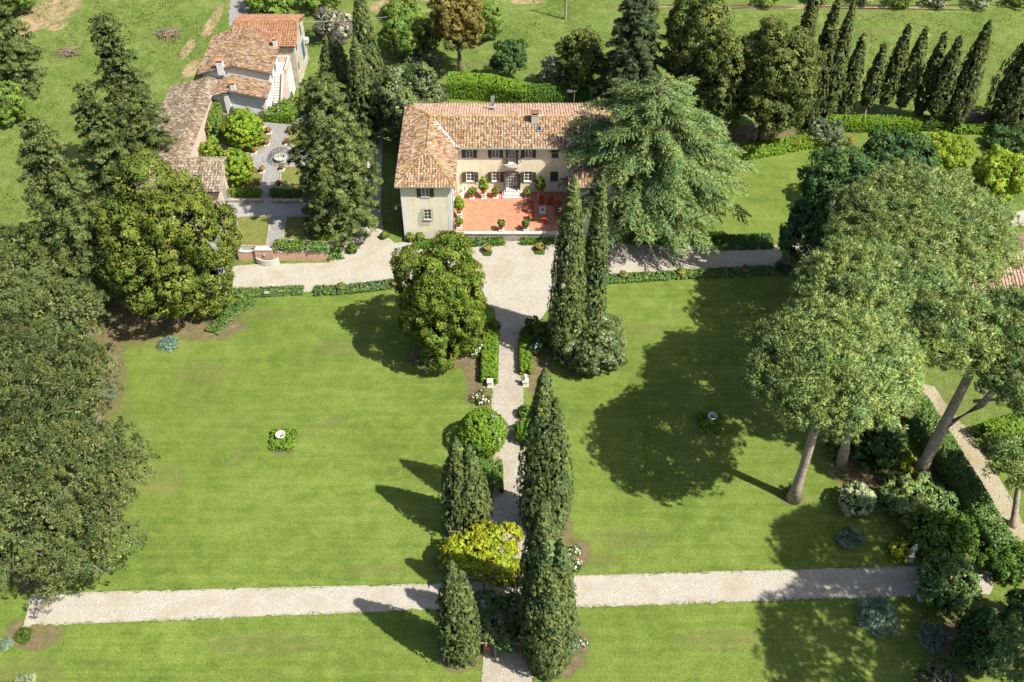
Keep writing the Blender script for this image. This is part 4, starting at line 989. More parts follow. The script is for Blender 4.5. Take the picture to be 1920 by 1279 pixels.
GC1 = "cypresses in the row beyond the right lawn"
CY = [  # base px, top py, width px, trunk share, spires, label, group, material
    ((1478, 205), -45, 46, .02, None, "tall dark cypress rising behind the holm oaks, leftmost of the far row", GC1, 'cypress_far'),
    ((1512, 233), -7, 50, .01, None, "tallest slender cypress, second from the left in the far row", GC1, 'cypress_far'),
    ((1541, 230), 5, 46, .01, None, "tall slender cypress, third from the left in the far row", GC1, 'cypress_far'),
    ((1577, 219), 64, 44, .02, None, "shorter cypress without bare trunk, fourth from the left in the far row", GC1, 'cypress_far'),
    ((1617, 223), 84, 38, .20, None, "smallest cypress with bare lower trunk, fifth in the far row", GC1, 'cypress_far'),
    ((1650, 221), 45, 42, .17, None, "cypress with pale bare trunk behind the hedge, sixth in the far row", GC1, 'cypress_far'),
    ((1682, 221), 51, 42, .15, None, "cypress with pale bare trunk behind the hedge, seventh in the far row", GC1, 'cypress_far'),
    ((1718, 224), 60, 42, .10, None, "cypress whose crown touches its right neighbour, eighth in the far row", GC1, 'cypress_far'),
    ((1739, 243), 67, 46, .20, None, "cypress with long bare trunk in front of the hedge, ninth in the far row", GC1, 'cypress_far'),
    ((1781, 240), 38, 56, .04, None, "full tall cypress at the right end of the far row", GC1, 'cypress_far'),
    ((1880, 236), 40, 92, .03, None, "broad dark cypress cut by the right edge of the photo", None, 'cypress_far'),
    ((702, 235), -28, 58, .01, None, "tall dark cypress behind the broad evergreen, reaching the top edge", "cypresses behind the parterre garden", 'cypress'),
    ((690, 270), 72, 58, .01, None, "dark cypress between the broad evergreen and the villa", "cypresses behind the parterre garden", 'cypress'),
    ((640, 215), 68, 62, .01, ((-.5, 0, 1, .8), (.7, .3, .93, .75)), "dark cypress next to the farmhouse, left of its pair", "cypresses behind the parterre garden", 'cypress'),
    ((1276, 250), 132, 26, .02, None, "thin young cypress between cedar and holm oaks", None, 'cypress_far'),
    ((1058, 668), 330, 68, .0, None, "left of the twin tall cypresses in front of the terrace", "twin cypresses by the garden path", 'cypress'),
    ((1103, 655), 330, 52, .0, None, "right of the twin tall cypresses in front of the terrace", "twin cypresses by the garden path", 'cypress'),
    ((875, 992), 826, 78, .0, ((-.55, .1, 1, .78), (.75, -.1, .94, .72)), "double tipped cypress left of the garden path above the pergola", "cypresses around the pergola", 'cypress'),
    ((866, 1232), 1056, 72, .0, ((-.35, .1, 1, .85), (.6, -.1, .93, .65)), "cypress at the lower left of the pergola, casting a long shadow", "cypresses around the pergola", 'cypress'),
    ((1017, 985), 694, 88, .0, ((-.3, 0, 1, .8), (.75, -.4, .86, .72)), "tallest cypress right of the garden path above the pergola", "cypresses around the pergola", 'cypress'),
    ((1012, 1175), 938, 84, .0, ((-.1, 0, 1, .95),), "cypress directly right of the yellow green pergola", "cypresses around the pergola", 'cypress'),
    ((1026, 1240), 1008, 100, .0, ((-.5, .1, 1, .72), (.55, .0, .98, .68), (.1, -.5, .8, .7)), "broad cypress nearest the camera at the bottom right of the path", "cypresses around the pergola", 'cypress'),
]
for i, (bpx, tpy, wpx, tshare, spires, label, group, mt) in enumerate(CY):
    rng = np.random.default_rng(100+i); b = gp(*bpx); h = ztop(b, tpy); R = wpx/2/scl(b + Vector((0, 0, h*.35)))*(.90 if group == GC1 else 1.04)
    t = thing("cypress_tree", label, "cypress", b, 0, group)
    near = b.y < 100
    sp = tuple((dx*R*.45, dy*R*.45, hs, min(1, rs*1.16)) for dx, dy, hs, rs in spires) if spires else ((0, 0, 1, 1),)
    lf = f_cypress(h, R, rng, sp, h*tshare, .28 if near else .34, 1.6 if h/R > 9 else 1.45, 1.1 if near else .75, .70 if tshare < .05 else .35)
    leaf_obj("crown", lf, L[mt], t)
    mb, _ = trunk(h*.6, .16+R*.06, rng); wood_obj(mb, t, M['twig'] if tshare > .08 else None)

# stone pines: trunk base px, crown centre px, crown height, radius, depth, label
def stone_pine(seed, bpx, cpx, zc, R, rz, label, mat='pine', ncl=1250, fork=None, group="stone pines on the right", lobes=None, rc=.50, n=30, size=.40, gap=0.0, barkm=None, limbs=9, wid=.11):
    rng = np.random.default_rng(seed); b = gp(*bpx); c = gp(cpx[0], cpx[1], zc) - b
    t = thing("stone_pine", label, "pine tree", b, 0, group)
    lf = f_pine(R, rz, rng, ncl, rc, n, size, wid, lobes, gap)
    leaf_obj("crown", lf, L[mat], t, c)
    mb = MB(); k = 7; tz = c.z - rz*.45
    pts = [(c.x*.85*(i/k)**1.2, c.y*.85*(i/k)**1.2, tz*i/k - (.2 if i == 0 else 0)) for i in range(k+1)]
    r0 = .20 + R*.045
    mb.tube(pts, [r0*(1.5 if i == 0 else (1.0-.42*i/k)*(1+.06*float(rng.normal()))) for i in range(k+1)], 10)
    if fork:
        a_ = Vector(pts[3]); e_ = Vector(pts[-1]) + Vector((fork[0], fork[1], 0)); m_ = a_.lerp(e_, .5) + Vector((fork[0]*.22, fork[1]*.22, -.5))
        mb.tube([a_, m_, e_], [r0*.72, r0*.55, r0*.35], 9)
        for q_, dq in ((.45, (3.2, -.6, 1.2)), (.7, (2.4, -2.2, 1.0)), (.6, (-2.2, -1.2, 2.0))):
            p_ = a_.lerp(e_, q_); mb.tube([p_, p_ + Vector(dq)*.6, p_ + Vector(dq) + Vector((0, 0, .8))], [.20, .15, .06], 6)
    wood_obj(mb, t, barkm or M['bark_pine'])
    lb = MB(); top = Vector(pts[-1])
    lbs = lobes or [(0, 0, 0, R, R, rz)]
    for q in range(limbs):
        a = 6.283*(q+rng.random()*.7)/limbs; l = lbs[q % len(lbs)]; rr = .68*l[3]
        e = Vector((c.x + l[0] + math.cos(a)*rr, c.y + l[1] + math.sin(a)*rr, c.z + l[2] + rz*.25))
        s0 = Vector(pts[-2]).lerp(top, rng.random()); m_ = s0.lerp(e, .5) + Vector((0, 0, -rz*.15))
        lb.tube([s0, m_, e], [r0*.38, r0*.24, .05], 6)
        for w in range(3):
            e2 = m_.lerp(e, .5+.2*w) ; d = Vector((rng.normal(), rng.normal(), .6)).normalized(); lb.tube([m_.lerp(e, .3+.2*w), e2 + d*R*.22], [.07, .025], 4)
    wood_obj(lb, t, barkm or M['bark_pine'], "limbs"); return t
stone_pine(301, (1487, 936), (1562, 690), 18.5, 7.2, 3.9, "stone pine nearest the lawn with straight grey trunk, its round shadow on the grass")
stone_pine(302, (1578, 872), (1612, 552), 18.0, 6.2, 3.4, "stone pine whose trunk stands in shade behind the nearest pine", ncl=850)
stone_pine(303, (1690, 640), (1724, 432), 16.5, 9.6, 3.8, "wide stone pine farthest back, in front of the hidden pink roof", ncl=1700)
stone_pine(304, (1722, 890), (1850, 640), 18.0, 9.4, 3.6, "leaning stone pine with forked ivy clad trunk by the dirt track", fork=(2.6, -1.4), ncl=1500, lobes=[(-2.6, 1.2, 0, 5.0, 4.8, 3.2), (3.8, .9, .6, 5.2, 4.2, 3.0), (3.8, -4.4, -.8, 4.8, 4.4, 2.8), (-4.8, 6.2, .5, 3.9, 3.8, 2.8)])
stone_pine(305, (1898, 985), (1912, 868), 6.5, 3.0, 1.9, "small stone pine cut by the right edge beside the dirt track", ncl=170)
stone_pine(306, (1935, 1340), (1960, 1235), 9.0, 3.8, 2.2, "stone pine crown peeking into the bottom right corner", ncl=160)
def off_pine(seed, S, zc, R_, lab, ky=1.0):
    k = zc/math.tan(math.radians(SUN_EL)); c = gp(*S) + Vector((sx*k, sy*k, 0))
    b = Vector((c.x+1, c.y-1, 0)); rng = np.random.default_rng(seed); t = thing("stone_pine", lab, "pine tree", b, 0, "stone pines on the right")
    leaf_obj("crown", f_pine(R_, 3.4, rng, 330, .85, 26, .62, .20, [(0, 0, 0, R_, R_*ky, 3.4)]), L['pine'], t, (c.x-b.x, c.y-b.y, zc)); wood_obj(trunk(zc-1, .5, rng)[0], t, M['bark_pine'])
off_pine(307, (1608, 1022), 26, 7.6, "tall stone pine beyond the right edge, shading the border above the cross path", .55)
off_pine(308, (1610, 1225), 26, 8.2, "tall stone pine beyond the right edge, shading the lawn below the cross path")
GL = "old pines along the left edge"
LP = [((55, 640), (30, 500), 9, 8.2, 3.0, "old pine highest up on the left edge below the meadow"), ((130, 700), (110, 590), 7, 5.6, 2.6, "old pine in front of the bare shaded soil at the left"),
      ((40, 800), (30, 690), 8, 6.4, 2.8, "old pine at the left edge, third from the top"), ((190, 800), (145, 705), 5.5, 5.2, 2.2, "low spreading old pine reaching over the lawn corner"),
      ((70, 960), (85, 840), 8.5, 7.6, 3.0, "old pine in the middle of the left edge group"), ((215, 980), (205, 880), 6.5, 4.6, 2.2, "old pine whose branches reach farthest over the left lawn"),
      ((10, 1075), (30, 985), 8.5, 6.8, 3.0, "old pine lowest on the left edge"), ((105, 1070), (140, 1010), 7, 6.0, 2.6, "old pine just above the left end of the gravel cross path")]
for i, (b, c, z, R, rz, lab) in enumerate(LP):
    rng = np.random.default_rng(330+i)
    lob = [(0, 0, 0, R*.7, R*.7, rz)] + [(R*.55*math.cos(a), R*.55*math.sin(a), float(rng.uniform(-1.4, .8)), R*float(rng.uniform(.38, .55)), R*float(rng.uniform(.38, .55)), rz*.7) for a in [6.283*(q+float(rng.random())*.5)/6 for q in range(6)]]
    stone_pine(340+i, b, c, z, R, rz, lab, 'pine_left', int(9.5*R*R), None, GL, lob, .46, 34, .34, 1.1, M['bark'], 7, .085)

# cedar in front of the villa
rng = np.random.default_rng(50); b = gp(1206, 410); h = ztop(b, 158)
t = thing("cedar_tree", "large feathery pale green cedar covering the right wing of the villa", "cedar", b)
wd = MB()
prof = lambda q: float(np.interp(q, [0, .08, .25, .5, .75, .9, .97, 1], [.80, .92, 1, .86, .62, .44, .26, .10]))
lf = f_branchy(h, 10.5, rng, 2.4, 22, 13, prof, .16, .20, .25, .38, .075, 1.5, .36, .22, wd, irr=.34)
leaf_obj("crown", lf, L['cedar'], t)
wood_obj(trunk(h*.95, .55, rng)[0], t); wood_obj(wd, t, None, "limbs")

# dark tiered conifers
TI = [((292, 350), 22, 4.9, 'conifer', "tallest dark conifer of the left cluster, beside the barn roof", lambda q: .25+.75*(1-q)**.8 if q < .96 else .15, 18, 8, "dark conifers left of the barn"),
      ((248, 420), 158, 4.8, 'conifer', "middle dark conifer of the left cluster", lambda q: .12+.88*(1-q)**.75, 16, 8, "dark conifers left of the barn"),
      ((196, 560), 215, 6.2, 'conifer', "lowest dark conifer of the left cluster next to the shaded soil", lambda q: .10+.90*(1-q)**.8, 18, 9, "dark conifers left of the barn"),
      ((645, 440), 140, 5.2, 'conifer', "broad dark evergreen standing between parterre garden and villa", lambda q: .30+.70*math.sin(min(1, (1-q)*1.25)*1.57)**.8 if q > .12 else .82, 20, 10, None),
      ((1178, 215), -25, 5.2, 'conifer_blue', "dense blue dark conifer behind the cedar, reaching the top edge", lambda q: .18+.82*(1-q)**.6, 22, 10, None),
      ((40, 165), -60, 4.6, 'conifer', "dark conifer in the top left corner of the meadow", lambda q: .3+.7*(1-q)**.6, 16, 8, None)]
for i, (bpx, tpy, R, mt, lab, prof, lev, per, grp) in enumerate(TI):
    rng = np.random.default_rng(60+i); b = gp(*bpx); h = ztop(b, tpy)
    t = thing("conifer_tree", lab, "conifer", b, 0, grp)
    leaf_obj("crown", f_tiers(h, R, rng, h*.10, lev, per, prof, .82, 25, .38), L[mt], t)
    mb, _ = trunk(h*.9, .45, rng); wood_obj(mb, t)

# broadleaf trees: base px, top py, left/right px, material, label, params
BR = [
    ((362, 622), 312, (203, 448), 'oak', "large yellow green oak hiding the corner of the barn", dict(n=13, spacing=.95, rc=.66, size=.36, stem=.03, spread=.80), "evergreen_oak", "oak", None),
    ((832, 690), 440, (730, 925), 'bay', "big dense egg shaped bay tree left of the garden path", dict(n=12, spacing=.80, rc=.60, size=.34, lob=(.26, .38), spread=.74, stem=.01), "bay_tree", "bay tree", None),
    ((760, 282), 120, (690, 832), 'magnolia', "round glossy evergreen behind the left wing of the villa", dict(n=8, spacing=.85, rc=.6, size=.34), "magnolia_tree", "tree", None),
    ((863, 137), -18, (818, 928), 'autumn', "bronze tinted tree with dark trunk behind the villa hedge", dict(n=8, spacing=.95, rc=.62, size=.36, stem=.32), "deciduous_tree", "tree", None),
    ((1090, 178), 62, (1045, 1142), 'holm', "low holm oak left of the blue dark conifer", dict(n=7, spacing=.9, rc=.65, size=.38), "holm_oak", "oak", "holm oaks behind the cedar"),
    ((1285, 215), -35, (1222, 1345), 'holm', "tall bronze holm oak right of the blue dark conifer", dict(n=10, spacing=.95, rc=.72, size=.4), "holm_oak", "oak", "holm oaks behind the cedar"),
    ((1335, 268), 62, (1288, 1382), 'holm', "lower holm oak in front of the tall ones behind the cedar", dict(n=8, spacing=.9, rc=.68, size=.38), "holm_oak", "oak", "holm oaks behind the cedar"),
    ((1425, 268), 36, (1352, 1512), 'holm', "broad holm oak at the right end, beside the far cypress row", dict(n=12, spacing=.95, rc=.75, size=.4), "holm_oak", "oak", "holm oaks behind the cedar"),
    ((1530, 548), 300, (1442, 1640), 'plane', "dark green broadleaf tree shading the end of the drive", dict(n=11, spacing=1.0, rc=.75, size=.42, aspect=.8), "broadleaf_tree", "tree", None),
    ((1640, 420), 262, (1560, 1730), 'plane', "dark green broadleaf tree behind the widest stone pine", dict(n=9, spacing=1.0, rc=.7, size=.42, aspect=.8), "broadleaf_tree", "tree", None),
    ((775, 108), 28, (716, 832), 'shrub', "spreading green walnut like tree behind the round evergreen", dict(n=8, spacing=.85, rc=.6, size=.36), "small_tree", "tree", None),
    ((905, 75), 3, (872, 955), 'shrub', "leafy green tree right of the bronze tree", dict(n=6, spacing=.85, rc=.55, size=.34), "small_tree", "tree", None),
    ((955, 152), 72, (920, 992), 'plane', "small round green tree on the meadow above the villa roof", dict(n=6, spacing=.85, rc=.5, size=.32), "small_tree", "tree", None),
    ((800, 136), 88, (745, 832), 'bluedark', "grey green bush in front of the bronze tree", dict(n=5, spacing=.75, rc=.45, size=.28), "bush", "bush", None),
    ((742, 40), -8, (715, 790), 'shrub', "green bush at the top edge left of the bronze tree", dict(n=5, spacing=.85, rc=.5, size=.32), "bush", "bush", None),
    ((1040, 165), 110, (1010, 1075), 'olive', "silvery olive tree above the villa roof", dict(n=5, spacing=.75, rc=.45, size=.28), "olive_tree", "olive tree", None),
    ((1762, 328), 247, (1706, 1818), 'lime', "bright lime green shrub behind the pines", dict(n=8, spacing=.7, rc=.5, size=.30), "bush", "bush", "lime green bushes"),
    ((1873, 378), 282, (1822, 1925), 'lime', "bright lime green shrub near the right edge", dict(n=8, spacing=.7, rc=.5, size=.30), "bush", "bush", "lime green bushes"),
    ((1895, 290), 240, (1850, 1950), 'plane', "dark round shrub at the right edge below the broad cypress", dict(n=6, spacing=.8, rc=.5, size=.32), "bush", "bush", None),
    ((25, 235), 150, (-30, 45), 'shrub', "rounded green bush at the left edge of the meadow", dict(n=6, spacing=.8, rc=.5, size=.32), "bush", "bush", None),
    ((20, 30), -45, (-30, 70), 'shrub', "green tree in the top left corner behind the conifer", dict(n=6, spacing=.9, rc=.6, size=.36), "small_tree", "tree", None),
    ((510, 22), -30, (462, 560), 'shrub', "leafy green tree behind the stone house at the top", dict(n=7, spacing=.85, rc=.55, size=.34), "small_tree", "tree", "trees behind the stone house"),
    ((600, 12), -30, (550, 645), 'shrub', "leafy green tree right of the stone house at the top", dict(n=7, spacing=.85, rc=.55, size=.34), "small_tree", "tree", "trees behind the stone house"),
    ((1098, 702), 575, (1032, 1175), 'magnolia', "wide glossy laurel mound at the foot of the twin cypresses", dict(n=11, spacing=.62, rc=.46, size=.30, rzk=.62), "laurel_shrub", "shrub", None),
    ((1312, 262), 215, (1285, 1345), 'magnolia', "round shrub at the foot of the holm oaks near the cedar", dict(n=6, spacing=.7, rc=.45, size=.3), "bush", "bush", None),
    ((1560, 268), 228, (1505, 1592), 'bluedark', "grey green rosemary mound at the end of the curved hedge", dict(n=6, spacing=.6, rc=.4, size=.28, k=3), "bush", "bush", None),
    ((1640, 868), 800, (1580, 1706), 'plane', "dark shrubs between the two shaded pine trunks", dict(n=7, spacing=.7, rc=.5, size=.3), "bush", "bush", None),
    ((1655, 835), 785, (1615, 1698), 'blue', "blue green shrub under the nearest stone pine", dict(n=5, spacing=.65, rc=.4, size=.3, k=3), "bush", "bush", None),
    ((1693, 892), 845, (1662, 1722), 'wisteria', "yellow green bush beside the ivy clad pine trunk", dict(n=5, spacing=.55, rc=.35, size=.24), "bush", "bush", None),
    ((1715, 985), 895, (1650, 1792), 'cedar', "wide pale green mounded shrub below the yellow green bush", dict(n=8, spacing=.6, rc=.45, size=.28), "bush", "bush", None),
    ((1755, 1055), 950, (1688, 1832), 'boxdark', "large dark green shrub in the shade of the right border", dict(n=8, spacing=.65, rc=.45, size=.28), "bush", "bush", None),
    ((1686, 1052), 1008, (1664, 1712), 'wisteria', "small clipped yellow green bush beside the end of the cross path", dict(n=4, spacing=.45, rc=.3, size=.2), "bush", "bush", None),
    ((1780, 1150), 1042, (1724, 1836), 'ivy', "round dark green shrub closing the right end of the cross path", dict(n=8, spacing=.6, rc=.45, size=.28), "bush", "bush", None),
    ((1850, 1265), 1150, (1792, 1905), 'plane', "tall dark shrub in the lower right border", dict(n=8, spacing=.65, rc=.45, size=.3), "bush", "bush", None),
    ((1870, 1205), 1155, (1842, 1902), 'shrub', "fresh green bush behind the tall dark shrub at the lower right", dict(n=5, spacing=.55, rc=.35, size=.24), "bush", "bush", None),
    ((1880, 1100), 1000, (1830, 1950), 'boxdark', "dark overgrown shrub between hedge and right edge", dict(n=8, spacing=.7, rc=.5, size=.3), "bush", "bush", None),
    ((1765, 1300), 1250, (1725, 1805), 'bluedark', "grey green bush cut by the bottom edge at the right", dict(n=5, spacing=.55, rc=.4, size=.26), "bush", "bush", None),
    ((1935, 1230), 1090, (1885, 2000), 'plane', "dark tree mass at the right edge below the hedge", dict(n=8, spacing=.8, rc=.55, size=.32), "bush", "bush", None),
    ((395, 302), 258, (368, 418), 'lime', "bright green bush against the barn wall", dict(n=5, spacing=.6, rc=.4, size=.26), "bush", "bush", None),
    ((545, 215), 190, (510, 572), 'shrub', "leafy creeper bush on the end of the old garden wall", dict(n=5, spacing=.6, rc=.4, size=.26), "bush", "bush", None),
    ((995, 650), 595, (975, 1038), 'boxdark', "dark clipped bush right of the stone steps", dict(n=6, spacing=.5, rc=.33, size=.22), "bush", "bush", None),
    ((927, 638), 590, (915, 940), 'boxdark', "small dark clipped bush left of the stone steps", dict(n=4, spacing=.45, rc=.28, size=.2), "bush", "bush", None),
    ((842, 470), 437, (815, 880), 'bay', "small yellow green tree in front of the left wing, above the bay tree", dict(n=5, spacing=.6, rc=.42, size=.28), "bush", "bush", None),
]
def broad_tree(i, bpx, tpy, lr, mt, lab, kw, nm, cat, grp, z=0.0, seed=400):
    rng = np.random.default_rng(seed+i); b = gp(*bpx, z); h = ztop(b, tpy) - z
    R = (lr[1]-lr[0])/2/scl(b + Vector((0, 0, h*.5)))
    if nm in ('bush', 'laurel_shrub', 'bay_tree', 'evergreen_oak', 'magnolia_tree'):
        px_c = ((lr[0]+lr[1])/2, (tpy+bpx[1])/2); zc_ = 1.0
        for _ in range(4):
            c_ = gp(*px_c, z+zc_); s_c = scl(c_); R = (lr[1]-lr[0])/2/s_c; phi = math.atan2(CAMZ-z-zc_, c_.y); E2 = (bpx[1]-tpy)/2/s_c
            rz_ = max(.38*R, min((1.3 if nm == 'bush' else 1.9)*R, math.sqrt(max(0, E2**2-(R*math.sin(phi))**2))/math.cos(phi))); zc_ = rz_*.92
        b = Vector((c_.x, c_.y, z)); h = rz_*1.92; bpx = px_c; kw = dict(kw, stem=.01)
    stem = kw.get('stem', .12 if h > 5 else .02); rz = h*(1-stem)/2; cz = h - rz
    mid = gp((lr[0]+lr[1])/2, bpx[1], z); xoff = 0.0
    if 'rzk' in kw: pass
    lob = rnd_lobes(R, R, rz, cz, rng, kw.get('n', 7), kw.get('lob', (.28, .44)), kw.get('spread', .74), -.62 if stem > .1 else -.88)
    lf = f_broad(lob, rng, kw.get('spacing', .9), kw.get('rc', .6), (44 if nm in ('bay_tree', 'evergreen_oak') else 30) if h > 6 else 23, kw.get('size', .34)*(.82 if nm in ('bay_tree', 'evergreen_oak') else 1), kw.get('aspect', .75) if kw.get('k', 4) == 4 else .28, .5, .85, -.75, True, kw.get('k', 4))
    t = thing(nm, lab, cat, b, 0, grp)
    leaf_obj("crown" if h > 5 else "foliage", lf, L[mt], t)
    if h > 1.5:
        mb, pts = trunk(h*.55, .10+.022*h, rng)
        for q in range(6):
            a = 6.28*q/6+rng.random(); mb.tube([(0, 0, h*.3), (R*.35*math.cos(a), R*.35*math.sin(a), h*.5), (R*.6*math.cos(a), R*.6*math.sin(a), h*.7)], [.05+.010*h, .04+.005*h, .02], 5)
        wood_obj(mb, t)
    return t
for i, a in enumerate(BR):
    z = GZ if a[0] in ((395, 302), (545, 215)) else 0.0
    broad_tree(i, *a, z=z)

# ------------------------------------------------------------------ hedges, clipped plants, shrubs
def hedge(i, px, w, h, mt, lab, z=0.0, leaf=.18, sp=.34, grp=None, name="hedge", cat="hedge", n=16):
    rng = np.random.default_rng(700+i); pts = [gp(x, y, z) for x, y in px]; b = pts[0].copy()
    loc = [(p-b) for p in pts]
    o = leaf_obj(name, f_hedge([(p.x, p.y) for p in loc], w, h, rng, leaf, sp, n), L[mt], None, b)
    return tag(o, lab, cat, grp)
HD = [
    ([(434, 552), (500, 550), (566, 546)], 1.3, .45, 'ivy', "low ivy strip along the drive, left of the gap to the lawn", 0),
    ([(592, 548), (660, 544), (742, 534)], 1.3, .45, 'ivy', "low ivy strip along the drive, between the gap and the bay tree", 0),
    ([(1136, 526), (1280, 517), (1445, 509)], 1.3, .45, 'ivy', "low ivy strip along the drive right of the twin cypresses", 0),
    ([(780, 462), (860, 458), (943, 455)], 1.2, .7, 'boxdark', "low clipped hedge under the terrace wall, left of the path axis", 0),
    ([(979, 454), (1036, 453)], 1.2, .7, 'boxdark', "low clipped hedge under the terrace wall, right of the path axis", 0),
    ([(920, 632), (918, 680), (917, 716)], 1.7, 1.2, 'box', "long clipped box hedge left of the garden path", 0),
    ([(985, 645), (986, 700)], 1.3, 1.2, 'box', "clipped box hedge right of the garden path", 0),
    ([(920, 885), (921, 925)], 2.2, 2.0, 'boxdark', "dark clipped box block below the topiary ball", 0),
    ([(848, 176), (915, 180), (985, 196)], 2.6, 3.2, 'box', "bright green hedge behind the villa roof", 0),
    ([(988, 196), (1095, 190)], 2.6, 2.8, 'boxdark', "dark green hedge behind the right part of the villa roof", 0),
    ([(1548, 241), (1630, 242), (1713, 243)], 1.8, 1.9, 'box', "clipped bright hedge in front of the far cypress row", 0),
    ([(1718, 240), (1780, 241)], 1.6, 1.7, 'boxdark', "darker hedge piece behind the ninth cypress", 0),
    ([(1786, 247), (1852, 248)], 1.2, 1.0, 'box', "low hedge piece at the right end of the far cypress row", 0),
    ([(1318, 286), (1400, 290), (1450, 281), (1520, 268)], 2.6, .9, 'box', "low curved hedge bordering the upper right lawn", 0),
    ([(1345, 459), (1440, 456)], 2.2, .8, 'plane', "dark leafy border between the drive and the upper right lawn", 0),
    ([(1712, 778), (1757, 852), (1814, 948), (1864, 1038)], 2.3, 2.6, 'ivy', "tall ivy covered wall hedge along the dirt track", 0),
    ([(426, 366), (489, 366)], .9, .8, 'box', "clipped hedge across the parterre, left of its middle walk", GZ),
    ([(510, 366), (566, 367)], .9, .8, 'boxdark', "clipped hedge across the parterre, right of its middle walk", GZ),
    ([(500, 222), (552, 226)], 1.8, 1.5, 'box', "rounded hedge under the old garden wall", GZ),
    ([(412, 210), (408, 240), (404, 268)], 1.5, 3.0, 'shrub', "tall leafy hedge growing up the barn wall", GZ),
    ([(518, 466), (568, 465)], 1.2, .9, 'shrub', "leafy plants spilling over the pink wall, middle", GZ),
    ([(580, 467), (612, 466)], 1.2, .8, 'ivy', "leafy plants spilling over the right end of the pink wall", GZ),
    ([(432, 468), (446, 468)], 1.1, .8, 'shrub', "leafy plants at the left end of the pink wall", GZ),
    ([(606, 452), (632, 452)], 1.9, 1.6, 'lime', "bright green shrub block at the corner of the parterre", .6),
    ([(620, 482), (640, 480)], 1.3, .9, 'ivy', "small ivy mound at the corner of the drive", 0),
    ([(470, 566), (430, 590), (400, 622)], 1.7, .35, 'ivy', "ivy ground cover at the upper left corner of the lawn", 0),
    ([(1848, 832), (1900, 815)], 2.4, 2.6, 'box', "clipped hedge block beyond the dirt track at the right", 0),
    ([(1560, 845), (1640, 838)], 1.8, 1.0, 'ivy', "ivy ground cover behind the two pine trunks", 0),
    ([(600, 1140), (600, 1141)], .01, .01, 'ivy', "", 0),
]
for i, (px, w, h, mt, lab, z) in enumerate(HD):
    if lab: hedge(i, px, w, h, mt, lab, z)
for px, lab in (((532, 829), "square box hedge around the stone urn on the left lawn"), ((1331, 797), "square box hedge around the stone urn on the shaded right lawn")):
    b = gp(*px); rng = np.random.default_rng(int(px[0]))
    tag(leaf_obj("box_hedge", f_hedge([(-.75, .0), (.75, .0)], 2.3, .75, rng, .16, .28, 18), L['box'], None, b), lab, "hedge")
def ball(i, cpx, rpx, mt, lab, z=0.0, leaf=.2, name="topiary_ball", squash=1.0):
    rng = np.random.default_rng(760+i); g = gp(cpx[0], cpx[1], z); R = rpx/scl(g); c = gp(cpx[0], cpx[1], z+R*squash)
    fine = name == "topiary_ball"
    lf = f_broad([(0, 0, R*squash, R, R, R*squash)], rng, .22 if fine else .42, .16 if fine else .30, 12 if fine else 30, leaf*(.72 if fine else .9), .8, .45, .9, -.9, shell=(.95, 1.0) if fine else (.86, 1.02))
    return tag(leaf_obj(name, lf, L[mt], None, (c.x, c.y, z)), lab, "topiary" if name == "topiary_ball" else "shrub")
ball(0, (905, 810), 42, 'box', "large clipped topiary ball left of the garden path")
ball(1, (984, 772), 12, 'boxdark', "small clipped ball right of the garden path, upper one")
ball(2, (986, 808), 22, 'box', "clipped ball half hidden behind the tallest cypress by the path")
ball(3, (456, 242), 34, 'citrus', "large round shrub in the upper parterre bed", GZ, .26, "round_shrub", .95)
ball(4, (439, 314), 32, 'citrus', "large round shrub in the lower parterre bed beside the barn", GZ, .26, "round_shrub", .95)
ball(5, (535, 212), 13, 'box', "small clipped ball at the back of the parterre", GZ)
ball(6, (1605, 937), 31, 'varieg', "round white variegated shrub on the lawn edge at the right", 0, .22, "round_shrub", .9)
ball(7, (660, 465), 9, 'boxdark', "small clipped ball at the corner of the parterre by the drive", 0)
def spiky(i, bpx, rpx, hm, mt, lab, name="shrub", leaf=.42, n=900):
    rng = np.random.default_rng(800+i); b = gp(*bpx); R = rpx/scl(b)
    m = 26; a = rng.random(m)*6.28; rr = R*.75*np.sqrt(rng.random(m)); C = np.stack([rr*np.cos(a), rr*np.sin(a), hm*(.35+.4*rng.random(m))*(1-(rr/R)**2*.5)], 1)
    lf = puff(C, R*.33, n//m, rng, None, .9, 0, leaf, .20, .5, 3, (0, 0, .55))
    lf2 = puff(C*np.array([.8, .8, .6]), R*.3, 10, rng, None, .9, 0, .21, .8, .5, 3)
    return tag(leaf_obj(name, cat_(lf, lf2), L[mt], None, b), lab, "shrub")
spiky(0, (1590, 1015), 27, 1.3, 'blue', "blue grey lavender mound in tree shade above the cross path", n=1800)
spiky(1, (1642, 1165), 46, 1.6, 'blue', "largest blue grey shrub below the cross path", n=3200)
spiky(2, (1745, 1200), 32, 1.4, 'blue', "blue grey shrub next to the dark border at the lower right", n=2200)
spiky(3, (318, 648), 22, .7, 'blue', "pale strap leaved clump at the edge of the upper left lawn", n=700)
spiky(4, (46, 1195), 18, .8, 'shrub', "small green juniper at the left end of the cross path", n=1100)
spiky(5, (14, 1210), 12, .7, 'blue', "small blue grey plant at the left edge below the cross path", n=600)
spiky(6, (212, 742), 10, .8, 'blue', "small blue grey plant under the left pines at the lawn edge", n=500)
spiky(7, (1475, 505), 26, .9, 'bluedark', "grey green plants where the drive meets the dark tree", n=900)
spiky(8, (45, 1290), 26, .8, 'varieg', "pale variegated plant in the bottom left corner", n=900)
spiky(9, (160, 545), 12, .9, 'blue', "blue grey plant in the shade between conifers and old pines", n=500)
